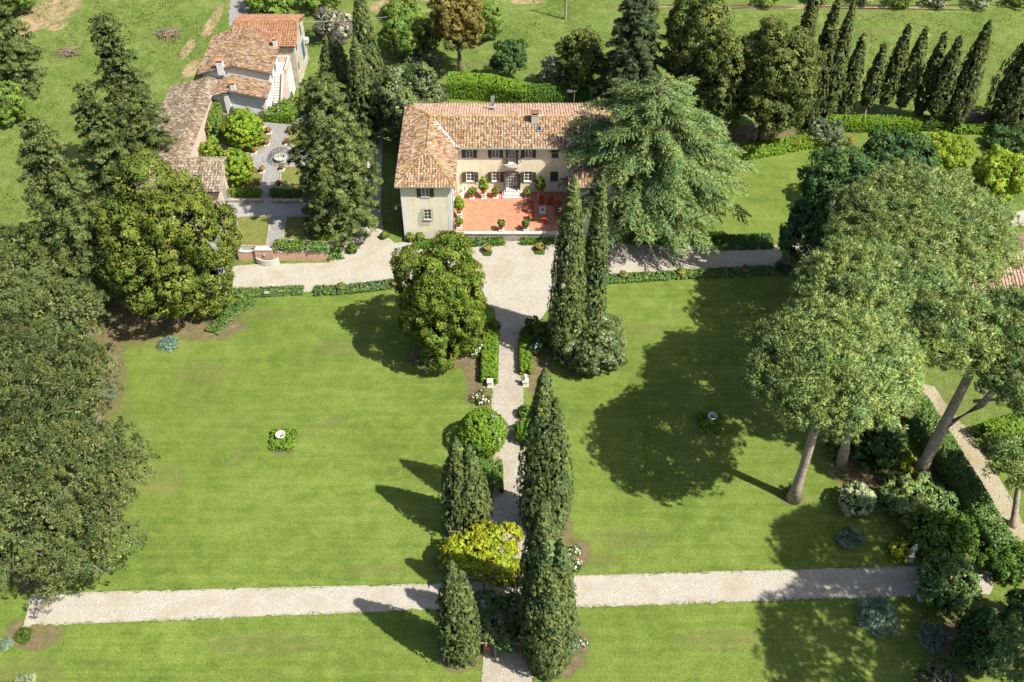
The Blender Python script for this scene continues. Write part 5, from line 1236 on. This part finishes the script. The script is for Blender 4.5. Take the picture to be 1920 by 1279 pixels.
def rose(i, bpx, rpx, hm, lab, fl='flower_white', nf=60):
    rng = np.random.default_rng(830+i); b = gp(*bpx); R = rpx/scl(b)
    t = thing("rose_bush", lab, "rose bush", b)
    m = 16; C = np.stack([R*.6*rng.normal(size=m)*.7, R*.6*rng.normal(size=m)*.7, hm*rng.uniform(.25, .85, m)], 1)
    leaf_obj("foliage", puff(C, R*.4, 55, rng, None, 1, 0, .19, .7, .6, 3), L['ivy'], t)
    q = puff(C + np.array([0, 0, hm*.12]), R*.5, max(2, nf//m//2), rng, np.tile([[0, -.3, .8]], (m, 1)), .9, .8, .2, 1.0, .3, 4, None, .9)
    tag(leaf_obj("flowers", q, L[fl], t), kind='stuff')
rose(0, (895, 665), 13, 1.2, "white flowering rose bush between bay tree and path hedge")
rose(1, (1004, 668), 11, 2.2, "tall white flowering rose bush right of the path hedge", nf=110)
rose(2, (902, 752), 15, .7, "low pink and white rose bush above the topiary ball", nf=80)
rose(3, (1080, 1036), 11, .8, "small rose bush in bare soil above the cross path")
rose(4, (1083, 1210), 14, .8, "small rose bush in bare soil below the cross path")
rose(5, (1078, 1075), 14, 2.4, "white flowering climber beside the broad cypress at the cross path", nf=90)
rose(6, (1488, 925), 12, 1.4, "white rose climbing around the foot of the nearest stone pine", nf=90)

# ------------------------------------------------------------------ pergola over the garden path
def pergola(c0, c1, z, mt, lab, seed):
    rng = np.random.default_rng(seed); a, b = gp(*c0, z), gp(*c1, z)          # opposite corners of the canopy
    x0, x1, y0, y1 = a.x, b.x, b.y, a.y; cx, cy = (x0+x1)/2, (y0+y1)/2; hx, hy = (x1-x0)/2, (y1-y0)/2
    t = thing("pergola", lab, "pergola", (cx, cy, 0))
    for sx_ in (-1, 0, 1):
        for sy_ in (-1, 1): MB().box(sx_*hx*.8-.09, sx_*hx*.8+.09, sy_*hy*.8-.09, sy_*hy*.8+.09, -.05, z-.3).build("post", M['wood'], t)
    for sy_ in (-1, 1): MB().box(-hx*.9, hx*.9, sy_*hy*.8-.07, sy_*hy*.8+.07, z-.297, z-.12).build("beam", M['wood'], t)
    for k in range(7): x = -hx*.85 + k*hx*1.7/6; MB().box(x-.04, x+.04, -hy*.95, hy*.95, z-.117, z-.02).build("rafter", M['wood'], t)
    lob = [(rng.uniform(-.62, .62)*hx, rng.uniform(-.62, .62)*hy, z+rng.uniform(-.1, .35), hx*rng.uniform(.32, .48), hy*rng.uniform(.34, .5), rng.uniform(.5, .85)) for _ in range(11)] + [(0, 0, z+.1, hx*.8, hy*.8, .55)]
    lob += [(s*hx*.85, rng.uniform(-.5, .5)*hy, z*.55, hx*.25, hy*.3, z*.5) for s in (-1, 1, -1)]
    leaf_obj("vine", f_broad(lob, rng, .5, .36, 22, .26, .75, .5, .8, -.7), L[mt], t)
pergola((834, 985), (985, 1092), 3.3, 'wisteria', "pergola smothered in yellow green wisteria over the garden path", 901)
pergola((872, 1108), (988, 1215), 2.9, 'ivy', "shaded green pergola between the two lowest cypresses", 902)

# ------------------------------------------------------------------ garden ornaments
def urn(px, lab, s=1.0, z=0.0, mat=None):
    b = gp(*px, z); t = thing("garden_urn", lab, "urn", b)
    MB().box(-.38*s, .38*s, -.38*s, .38*s, 0, .18*s).build("plinth", M['ceramic'], t)
    MB().lathe([(.26*s, .18*s), (.30*s, .30*s), (.16*s, .42*s), (.14*s, .62*s), (.20*s, .70*s)], (0, 0, 0), 18).build("foot", mat or M['ceramic'], t, smooth=True)
    MB().lathe([(.18*s, .70*s), (.40*s, .86*s), (.50*s, 1.10*s), (.52*s, 1.32*s), (.60*s, 1.42*s), (.60*s, 1.48*s), (.50*s, 1.48*s), (.46*s, 1.20*s), (.30*s, .98*s), (.05*s, .92*s)], (0, 0, 0), 20).build("bowl", mat or M['ceramic'], t, smooth=True)
    return t
urn((529, 828), "pale stone urn standing in the box hedge of the left lawn", .85)
urn((1333, 793), "grey stone urn standing in the box hedge of the shaded right lawn", .85, 0, M['stone'])
def plinth_figure(px, lab, kind, z=0.0):
    b = gp(*px, z); t = thing("statue", lab, "statue", b)
    pl = MB(); pl.box(-.34, .34, -.34, .34, 0, .12); pl.box(-.27, .27, -.27, .27, .123, .75); pl.box(-.34, .34, -.34, .34, .753, .86); pl.build("plinth", M['ceramic'] if kind != 'vase' else M['terracotta'], t)
    if kind == 'lion':
        mb = MB(); mb.lathe([(.20, .86), (.26, 1.0), (.22, 1.25), (.14, 1.35), (.19, 1.45), (.20, 1.58), (.12, 1.70), (.03, 1.74)], (0, .02, 0), 14); mb.tube([(-.1, -.2, .88), (-.09, -.16, 1.1)], [.06, .07], 7); mb.tube([(.1, -.2, .88), (.09, -.16, 1.1)], [.06, .07], 7); mb.tube([(0, -.12, 1.5), (0, -.24, 1.47)], [.09, .06], 7)
        mb.build("figure", M['ceramic'], t, smooth=True)
    elif kind == 'vase':
        MB().lathe([(.14, .86), (.09, .95), (.24, 1.15), (.28, 1.35), (.22, 1.42), (.32, 1.5), (.24, 1.5), (.05, 1.4)], (0, 0, 0), 14).build("vase", M['terracotta'], t, smooth=True)
    elif kind == 'person':
        mb = MB(); mb.lathe([(.22, .86), (.20, 1.2), (.16, 1.5), (.22, 1.75), (.24, 2.0), (.10, 2.12), (.07, 2.17), (.11, 2.26), (.12, 2.36), (.08, 2.46), (.02, 2.49)], (0, 0, 0), 12); mb.tube([(-.22, 0, 1.98), (-.30, -.05, 1.7), (-.12, -.16, 1.55)], [.07, .06, .05], 6); mb.tube([(.22, 0, 1.98), (.31, 0, 1.7), (.26, -.05, 1.45)], [.07, .06, .05], 6)
        mb.build("figure", M['ceramic'], t, smooth=True)
plinth_figure((985, 722), "white stone lion on a plinth ending the right path hedge", 'lion')
plinth_figure((919, 723), "bare white stone plinth ending the left path hedge", 'none')
plinth_figure((913, 1216), "terracotta vase on a plinth at the lower left of the pergola", 'vase')
plinth_figure((1704, 1048), "weathered white statue beside the small yellow green bush", 'person')
plinth_figure((1727, 1122), "white stone block with bust at the right end of the cross path", 'lion')
plinth_figure((886, 184), "small white statue in front of the hedge behind the villa", 'person')
def curved_bench(px, rz, lab, R=1.5, span=1.9, z=0.0, mat=None):
    b = gp(*px, z); t = thing("stone_bench", lab, "bench", b, rz); mat = mat or M['stone']
    def arc(r0, r1, z0, z1, nm, a0=-span/2, a1=span/2, n=12):
        mb = MB(); A = [a0 + (a1-a0)*i/n for i in range(n+1)]
        ring = lambda r, zz: [(r*math.sin(a), R - r*math.cos(a), zz) for a in A]
        i0, i1, o0, o1 = ring(r0, z0), ring(r0, z1), ring(r1, z0), ring(r1, z1)
        for i in range(n):
            mb.quad(i1[i], i1[i+1], o1[i+1], o1[i]); mb.quad(i0[i], o0[i], o0[i+1], i0[i+1]); mb.quad(i0[i], i0[i+1], i1[i+1], i1[i]); mb.quad(o0[i], o1[i], o1[i+1], o0[i+1])
        mb.quad(i0[0], i1[0], o1[0], o0[0]); mb.quad(i0[n], o0[n], o1[n], i1[n]); return mb.build(nm, mat, t)
    arc(R-.25, R+.22, .40, .50, "seat"); arc(R+.225, R+.33, .0, .95, "backrest")
    for s in (-.8, 0, .8): arc(R-.15, R+.12, 0, .397, "leg", s-.09, s+.09, 2)
curved_bench((502, 497), 0.0, "curved grey stone bench on the gravel under the pink garden wall", 1.6, 1.7)
curved_bench((869, 366), 1.2, "curved white stone bench in the corner of the terrace", 1.1, 1.5, TZ, M['ceramic'])

POT = [(.20, 0), (.24, .05), (.36, .5), (.38, .58), (.44, .60), (.44, .72), (.38, .72), (.36, .64), (.05, .62)]
def pot(px, lab, s=1.0, plant='citrus', pr=.45, ph=.5, z=0.0, ped=0.0, shape='ball', collar=False, grp=None, flower=None, name="potted_plant", pots=None):
    b = gp(*px, z); rng = np.random.default_rng(int(px[0]*7+px[1])); t = thing(name, lab, "potted plant", b, 0, grp)
    if ped:
        mb = MB(); mb.box(-.36, .36, -.36, .36, 0, .1); mb.box(-.28, .28, -.28, .28, .103, ped-.1); mb.box(-.34, .34, -.34, .34, ped-.097, ped); mb.build("pedestal", M['ceramic'], t)
    MB().lathe([(r*s, ped+.003+zz*s) for r, zz in POT], (0, 0, 0), 16).build("pot", pots or M['terracotta'], t, smooth=False)
    base = ped + .66*s
    if shape == 'ball': lob = [(0, 0, base+ph*.8, pr, pr, ph)]
    elif shape == 'cone': lob = [(0, 0, base+ph*.75, pr, pr, ph*.8), (0, 0, base+ph*1.35, pr*.7, pr*.7, ph*.65)]
    else: lob = [(0, 0, base, pr, pr, ph)]
    leaf_obj("foliage", f_broad(lob, rng, .24, .17, 14, .16, .75, .5, .9, -.6, True), L[plant], t)
    if flower:
        C = np.stack([pr*.6*rng.normal(size=10)*.8, pr*.6*rng.normal(size=10)*.8, np.full(10, base+ph*.75)], 1)
        tag(leaf_obj("flowers", puff(C, .14, 7, rng, None, .6, 0, .18, 1, .3, 4), L[flower], t), kind='stuff')
    if collar: leaf_obj("ivy_collar", f_hedge([(-.25, 0), (.25, 0)], 1.5, .35, rng, .15, .26, 14), L['boxdark'], t)
    return t
for px, lab in (((907, 371), "lemon tree on a white pedestal left of the villa door"), ((1013, 371), "lemon tree on a white pedestal right of the villa door"), ((862, 408), "lemon tree on a white pedestal along the left terrace wall")):
    pot(px, lab, 1.0, 'citrus', .58, .95, TZ, .75, 'cone', grp="lemon trees on pedestals")
for px, lab, pl in (((885, 371), "low potted plant in the left corner of the terrace", 'shrub'), ((929, 370), "low potted plant just left of the door steps", 'shrub'), ((989, 370), "low potted plant just right of the door steps", 'shrub'), ((861, 428), "small potted plant near the front left end of the terrace", 'shrub'),
                    ((940, 433), "small potted shrub on the terrace edge, left of two", 'boxdark'), ((986, 432), "small potted shrub on the terrace edge, right of two", 'boxdark')):
    pot(px, lab, .9, pl, .42, .42, TZ, .3 if px[1] > 425 else .12, 'ball', grp="small pots on the terrace")
for px, lab, col in (((914, 472), "wide terracotta bowl in an ivy ring on the gravel below the terrace", True), ((1012, 470), "wide terracotta bowl in an ivy ring half in cedar shade", True), ((866, 471), "terracotta bowl behind the top of the bay tree", False)):
    pot(px, lab, 1.25, 'shrub', .45, .16, 0, 0, 'low', col, "terracotta bowls on the gravel", pots=M['terracotta'])
for px, lab in (((742, 538), "orange terracotta pot beside the bay tree at the drive edge"), ((640, 545), "terracotta pot on the ivy strip left of the bay tree"), ((1168, 522), "terracotta pot on the ivy strip nearest the twin cypresses"), ((1276, 517), "terracotta pot on the ivy strip below the cedar tip"), ((1396, 512), "terracotta pot on the shaded end of the right ivy strip"),
                ((1388, 291), "terracotta pot in front of the curved hedge, left of two"), ((1492, 276), "terracotta pot in front of the curved hedge, right of two"), ((1592, 272), "terracotta pot right of the rosemary mound")):
    pot(px, lab, 1.15, 'shrub', .40, .3, 0, 0, 'low', False, "terracotta pots along drive and hedge", flower='flower_red' if px[1] < 300 else None)
for px, lab, s in (((770, 453), "potted plant at the foot of the left wing corner", .8), ((789, 452), "potted plant right of the one at the left wing corner", .8), ((722, 447), "small plant in the narrow bed left of the villa", .5)):
    pot(px, lab, s, 'shrub', .45, .4, 0, 0, 'ball', grp="small pots beside the left wing")
fl = [((505, 250), "upper bed, right of its round shrub"), ((500, 272), "upper bed, lower right curve"), ((477, 287), "tip of the upper bed"), ((470, 307), "top of the lower bed"), ((492, 323), "right curve of the lower bed"), ((484, 350), "lower right of the lower bed"), ((465, 360), "behind the clipped parterre hedge"),
      ((543, 248), "upper right bed, left edge"), ((538, 270), "upper right bed, lower left corner"), ((529, 319), "lower right bed, upper left corner"), ((523, 350), "lower right bed, lower left corner"), ((491, 240), "back edge of the upper bed")]
for px, where in fl:
    pot(px, "red flowered terracotta pot in the parterre, " + where, .75, 'ivy', .3, .22, GZ, .12, 'low', False, "red flower pots of the parterre", 'flower_red')

# terrace furniture
def armchair(px, rz, lab):
    b = gp(*px, TZ); t = thing("armchair", lab, "chair", b, rz, "red cushioned chairs on the terrace")
    for sx_ in (-1, 1):
        for sy_ in (-1, 1): MB().box(sx_*.34-.03, sx_*.34+.03, sy_*.34-.03, sy_*.34+.03, 0, .30).build("leg", M['wood'], t)
        MB().box(sx_*.36-.05, sx_*.36+.05, -.36, .36, .30, .60).build("armrest", M['wood'], t)
    MB().box(-.30, .30, -.38, .36, .301, .48).build("seat_cushion", M['cushion'], t)
    MB().obox((0, .37, .68), (.30, 0, 0), (0, .075, -.02), (0, .08, .28)).build("back_cushion", M['cushion'], t)
for px, rz, lab in (((996, 386), 1.4, "left row of terrace chairs, farthest back"), ((995, 398), 1.57, "left row of terrace chairs, middle"), ((997, 411), 1.8, "left row of terrace chairs, nearest the edge"), ((1015, 380), 0, "terrace chair behind the low table"), ((1032, 382), -.2, "terrace chair right behind the low table"),
                    ((1044, 388), -1.3, "right row of terrace chairs, farthest back"), ((1045, 400), -1.57, "right row of terrace chairs, middle"), ((1046, 410), -1.8, "right row of terrace chairs, nearest the edge"), ((1020, 416), 3.1, "terrace chair with its back to the edge")):
    armchair(px, rz, "red cushioned armchair, " + lab)
b = gp(1017, 399, TZ); t = thing("low_table", "low stone table between the red terrace chairs", "table", b)
MB().box(-.45, .45, -.75, .75, .36, .44).build("table_top", M['stone'], t)
for s in (-1, 1): MB().box(-.3, .3, s*.5-.1, s*.5+.1, 0, .357).build("leg", M['stone'], t)
tag(MB().lathe([(.08, .44), (.14, .5), (.12, .62), (.05, .64)], b, 10).build("table_vase", M['iron']), "small dark vase on the low terrace table", "vase")

# pink garden wall with niche block, old scalloped wall
pw = thing("pink_garden_wall", "pink plastered retaining wall with pale scalloped coping below the parterre", "wall", (-28.4, 92.4, 0))
def scallop(x0, x1, z0, z1, n=10): return [(x0 + (x1-x0)*i/n, z0 + (z1-z0)*(1-math.sin(math.pi*i/n))) for i in range(n+1)]
segs = [(-5.6, -3.35, 1.30, 1.62), (-3.35, -1.15, 1.85, 1.85), (-1.15, .95, 1.30, 1.66), (.95, 3.2, 1.30, 1.66), (3.2, 5.5, 1.30, 1.55)]
for x0, x1, z0, z1 in segs:
    pr = scallop(x0, x1, z0, z1); blk = z0 == z1; y0 = -.38 if blk else -.12
    mb = MB(); n = len(pr)
    for (xa, za), (xb, zb) in zip(pr[:-1], pr[1:]):
        mb.quad((xa, y0, -.1), (xb, y0, -.1), (xb, y0, zb), (xa, y0, za)); mb.quad((xa, .25, -.1), (xa, .25, za), (xb, .25, zb), (xb, .25, -.1))
    mb.quad((x0, y0, -.1), (x0, y0, pr[0][1]), (x0, .25, pr[0][1]), (x0, .25, -.1)); mb.quad((x1, y0, -.1), (x1, .25, -.1), (x1, .25, pr[-1][1]), (x1, y0, pr[-1][1])); mb.build("wall_panel", M['pink'], pw)
    mb = MB()
    for (xa, za), (xb, zb) in zip(pr[:-1], pr[1:]): mb.add([(xa, y0-.06, za), (xb, y0-.06, zb), (xb, .30, zb), (xa, .30, za), (xa, y0-.06, za+.09), (xb, y0-.06, zb+.09), (xb, .30, zb+.09), (xa, .30, za+.09)], [(0,3,2,1),(4,5,6,7),(0,1,5,4),(1,2,6,5),(2,3,7,6),(3,0,4,7)])
    mb.build("coping", M['stone'], pw)
mb = MB(); mb.lathe([(.02, 0), (.16, .04), (.18, .2), (.1, .3), (.02, .34)], (-2.25, -.42, 1.0), 10); mb.build("spout_mask", M['greystone'], pw)
for x in (-3.3, -1.2, 1.0, 3.25): MB().lathe([(.10, 0), (.06, .06), (.17, .2), (.17, .32), (.08, .44), (.02, .46)], (x, .06, 1.95 if x < 0 else 1.76), 10).build("finial", M['terracotta'], pw)
ow = thing("old_garden_wall", "mossy old wall with scalloped top behind the parterre garden", "wall", (-36.5, 120.6, GZ))
for k in range(5):
    x0 = -5.3+k*2.15; pr = scallop(x0, x0+2.15, 1.15, 1.75); mb = MB()
    for (xa, za), (xb, zb) in zip(pr[:-1], pr[1:]):
        mb.quad((xa, -.2, -.2), (xb, -.2, -.2), (xb, -.2, zb), (xa, -.2, za)); mb.quad((xa, .2, -.2), (xa, .2, za), (xb, .2, zb), (xb, .2, -.2)); mb.quad((xa, -.2, za), (xb, -.2, zb), (xb, .2, zb), (xa, .2, za))
    mb.build("wall_panel", M['mosswall'], ow)
    MB().lathe([(.25, 1.753), (.2, 1.85), (.1, 1.95), (.2, 2.15), (.22, 2.3), (.1, 2.45), (.03, 2.55)], (x0, 0, 0), 10).build("finial", M['mosswall'], ow)
for px, ln, lab in (((462, 379), 4.6, "low stone wall under the left clipped hedge of the parterre"), ((540, 380), 4.2, "low stone wall under the right clipped hedge of the parterre")):
    b = gp(*px, GZ); t = thing("low_wall", lab, "wall", b)
    x = -ln/2
    while x < ln/2-.2: w_ = random.uniform(.4, .7); w_ = min(w_, ln/2-x); MB().box(x, x+w_-.02, -.18, .18, -.05, random.uniform(.42, .5)).build("stone", M['rubble'], t); x += w_
# iron well head
b = gp(527, 300, GZ); t = thing("iron_well", "round wrought iron well cover on the grey garden walk", "well", b)
MB().lathe([(.75, 0), (.75, .45), (.9, .46), (.9, .55), (.6, .55), (.58, .1), (.02, .1)], (0, 0, 0), 20).build("well_ring", M['stone'], t)
ir = MB()
for k in range(16):
    a = 6.283*k/16; ir.tube([(1.5*math.cos(a), 1.5*math.sin(a), 0), (1.5*math.cos(a), 1.5*math.sin(a), .9), (1.1*math.cos(a), 1.1*math.sin(a), 1.35), (.25*math.cos(a), .25*math.sin(a), 1.7)], .022, 4)
for r, z in ((1.5, .45), (1.5, .9), (1.1, 1.35), (.25, 1.7)): ir.tube([(r*math.cos(6.283*k/24), r*math.sin(6.283*k/24), z) for k in range(25)], .025, 4)
ir.build("iron_cage", M['iron'], t)

# ------------------------------------------------------------------ far things
b = gp(1060, 36); t = thing("power_pole", "pale wooden power pole on the far meadow at the top edge", "pole", b)
MB().tube([(0, 0, -.2), (0, 0, 9.0)], [.20, .14], 8).build("post", M['twig'], t); MB().box(-.7, .7, -.06, .06, 8.4, 8.55).build("cross_arm", M['wood'], t)
a, c = b + Vector((-.6, 0, 8.6)), Vector((-34, 136, 8.6)); mb = MB(); pts = [a.lerp(c, i/24) - Vector((0, 0, 4*2.6*(i/24)*(1-i/24))) for i in range(25)]
mb.tube(pts, .035, 4); tag(mb.build("power_cable", M['greystone']), "overhead cable strung from the power pole towards the stone house", "cable")
b = gp(735, 50); mb = MB(); rng = np.random.default_rng(3)
mb.lathe([(1.0, 0), (1.05, .5), (.9, 1.0), (.55, 1.35), (.1, 1.5)], (0, 0, 0), 9); o = mb.build("covered_heap", M['blue_tarp'], None, b); o.scale = (.8, 1.2, 1.0); tag(o, "blue tarpaulin covered heap beside the bushes on the far meadow", "heap")
def brush(px, n, R, lab, seed):
    rng = np.random.default_rng(seed); b = gp(*px); mb = MB()
    for _ in range(n):
        a = rng.random()*6.28; p = Vector((rng.normal()*R*.3, rng.normal()*R*.3, .1+.5*rng.random())); d = Vector((math.cos(a), math.sin(a), .2*rng.normal()))*R*rng.uniform(.3, .7)
        mb.tube([p-d, p+d*.2+Vector((0, 0, .15)), p+d], [.06, .05, .02], 4)
    tag(mb.build("brush_pile", M['wood'], None, b), lab, "brush pile")
brush((130, 100), 60, 2.2, "pile of grey cut branches on the left meadow", 1); brush((318, 66), 70, 2.4, "pile of brown cut branches near the barn at the top", 2)
t = broad_tree(90, (628, 75), 22, (588, 668), 'bare', "grey leafless tree beside the farmhouse cypresses", dict(n=6, spacing=.8, rc=.6, size=.4, k=3), "bare_tree", "tree", None)
for i, (x, y) in enumerate(((1435, 8), (1530, 4), (1612, 6), (1682, 12), (1752, 10), (1830, 12), (1905, 10))):
    broad_tree(100+i, (x, y), y-24, (x-24, x+24), 'olive' if i % 3 else 'shrub', "small olive tree in the row along the top edge, %s from the left" % ("first", "second", "third", "fourth", "fifth", "sixth", "seventh")[i], dict(n=4, spacing=.8, rc=.5, size=.3), "olive_tree", "olive tree", "olive row at the top edge")
for px, n, lab in ((((660, 146), (712, 140)), 12, "low stone wall behind the tall dark cypresses"), (((820, 176), (838, 176)), 4, "stone gate pier wall behind the round evergreen"), (((1800, 228), (1925, 222)), 20, "low dark stone wall at the far right behind the cypress row")):
    a, c = gp(*px[0]), gp(*px[1]); t = thing("stone_wall", lab, "wall", a); d = (c-a); s = Vector((-d.y, d.x, 0)).normalized()
    for row in range(3):
        for k in range(n):
            m_ = d*((k+.5+(row % 2)*.3)/n); MB().obox((m_.x, m_.y, .24+.48*row), d*(.48/n), s*.25, (0, 0, .225)).build("stone", M['mosswall'] if px[0][0] > 1700 else M['rubble'], t)
b = gp(502, 556); t = thing("garden_spotlight", "small grey spotlight in the ivy strip by the drive", "lamp", b)
MB().obox((0, 0, .62), (.28, 0, 0), (0, .12, .1), (0, -.12, .16)).build("housing", M['greystone'], t); MB().tube([(0, 0, 0), (0, 0, .5)], .04, 6).build("stake", M['iron'], t)

# tall grass of the meadows
rng = np.random.default_rng(11); pts = []
def scatter(px, n):
    P = [gp(x, y, 0) for x, y in px]; xs = [p.x for p in P]; ys = [p.y for p in P]; out = []
    while len(out) < n:
        q = rng.uniform((min(xs), min(ys)), (max(xs), max(ys)), (n, 2)); ins = np.zeros(n, bool)
        for a, b in zip(P, P[1:]+P[:1]): ins ^= ((a.y > q[:, 1]) != (b.y > q[:, 1])) & (q[:, 0] < (b.x-a.x)*(q[:, 1]-a.y)/(b.y-a.y+1e-12)+a.x)
        f = np.sin(q[:, 0]*.35+1.3)*np.sin(q[:, 1]*.27) + .6*np.sin(q[:, 0]*1.1+q[:, 1]*.9) + rng.normal(size=n)*.5
        out += [tuple(v) for v in q[ins & (f > -.2)]]
    return out[:n]
pts += scatter([(-60, 60), (140, 60), (360, 130), (250, 330), (100, 420), (-60, 430)], 3400) + scatter([(-80, 0), (430, 0), (380, 130), (140, 60)], 2200)
pts += scatter([(700, 0), (1100, -5), (1100, 100), (1000, 150), (700, 140)], 2400) + scatter([(1230, 25), (1930, 25), (1930, 215), (1560, 210), (1230, 150)], 6000)
P = np.array(pts); C = np.column_stack([P, np.full(len(P), .05)])
V = puff(C, .38, 5, rng, None, .25, 0, .215, .30, .5, 3, (0, 0, 1.1))
o = leaf_obj("meadow_grass", V, L['meadow']); tag(o, "tall uneven meadow grass on the fields around the garden", "grass", None, 'stuff')

# grass creeping over the edges of paths and drive
rng = np.random.default_rng(12); E = []
def along(px, dens, spread):
    P = [gp(x, y, 0) for x, y in px]
    for a, b in zip(P[:-1], P[1:]):
        n = int((b-a).length*dens)
        for _ in range(n):
            p = a.lerp(b, float(rng.random())); d = Vector((-(b-a).y, (b-a).x, 0)).normalized()
            if math.sin(p.x*1.7+p.y)+math.sin(p.x*.6-p.y*1.3) + rng.normal()*.7 > -.3: E.append((*(p + d*float(rng.normal())*spread).xy, .045))
for px in ([(62, 1172), (830, 1142)], [(1080, 1138), (1725, 1117)], [(150, 1112), (825, 1095)], [(1085, 1080), (1725, 1062)]): along(px, 9, .09)
along([(933, 720), (922, 730), (920, 800), (925, 900), (920, 1000)], 8, .12); along([(976, 720), (982, 730), (982, 800), (986, 900)], 8, .12); along([(908, 1200), (902, 1279)], 9, .1); along([(992, 1200), (1002, 1279)], 9, .1)
along([(430, 552), (590, 547), (745, 540)], 6, .15); along([(1768, 790), (1820, 890), (1870, 975)], 8, .35); along([(1800, 790), (1850, 855), (1900, 940)], 8, .35)
V = puff(np.array(E), .10, 6, rng, None, .3, 0, .15, .35, .5, 3, (0, 0, .9))
o = leaf_obj("edge_grass", V, L['meadow']); tag(o, "grass tufts creeping over the edges of the gravel paths", "grass", None, 'stuff')
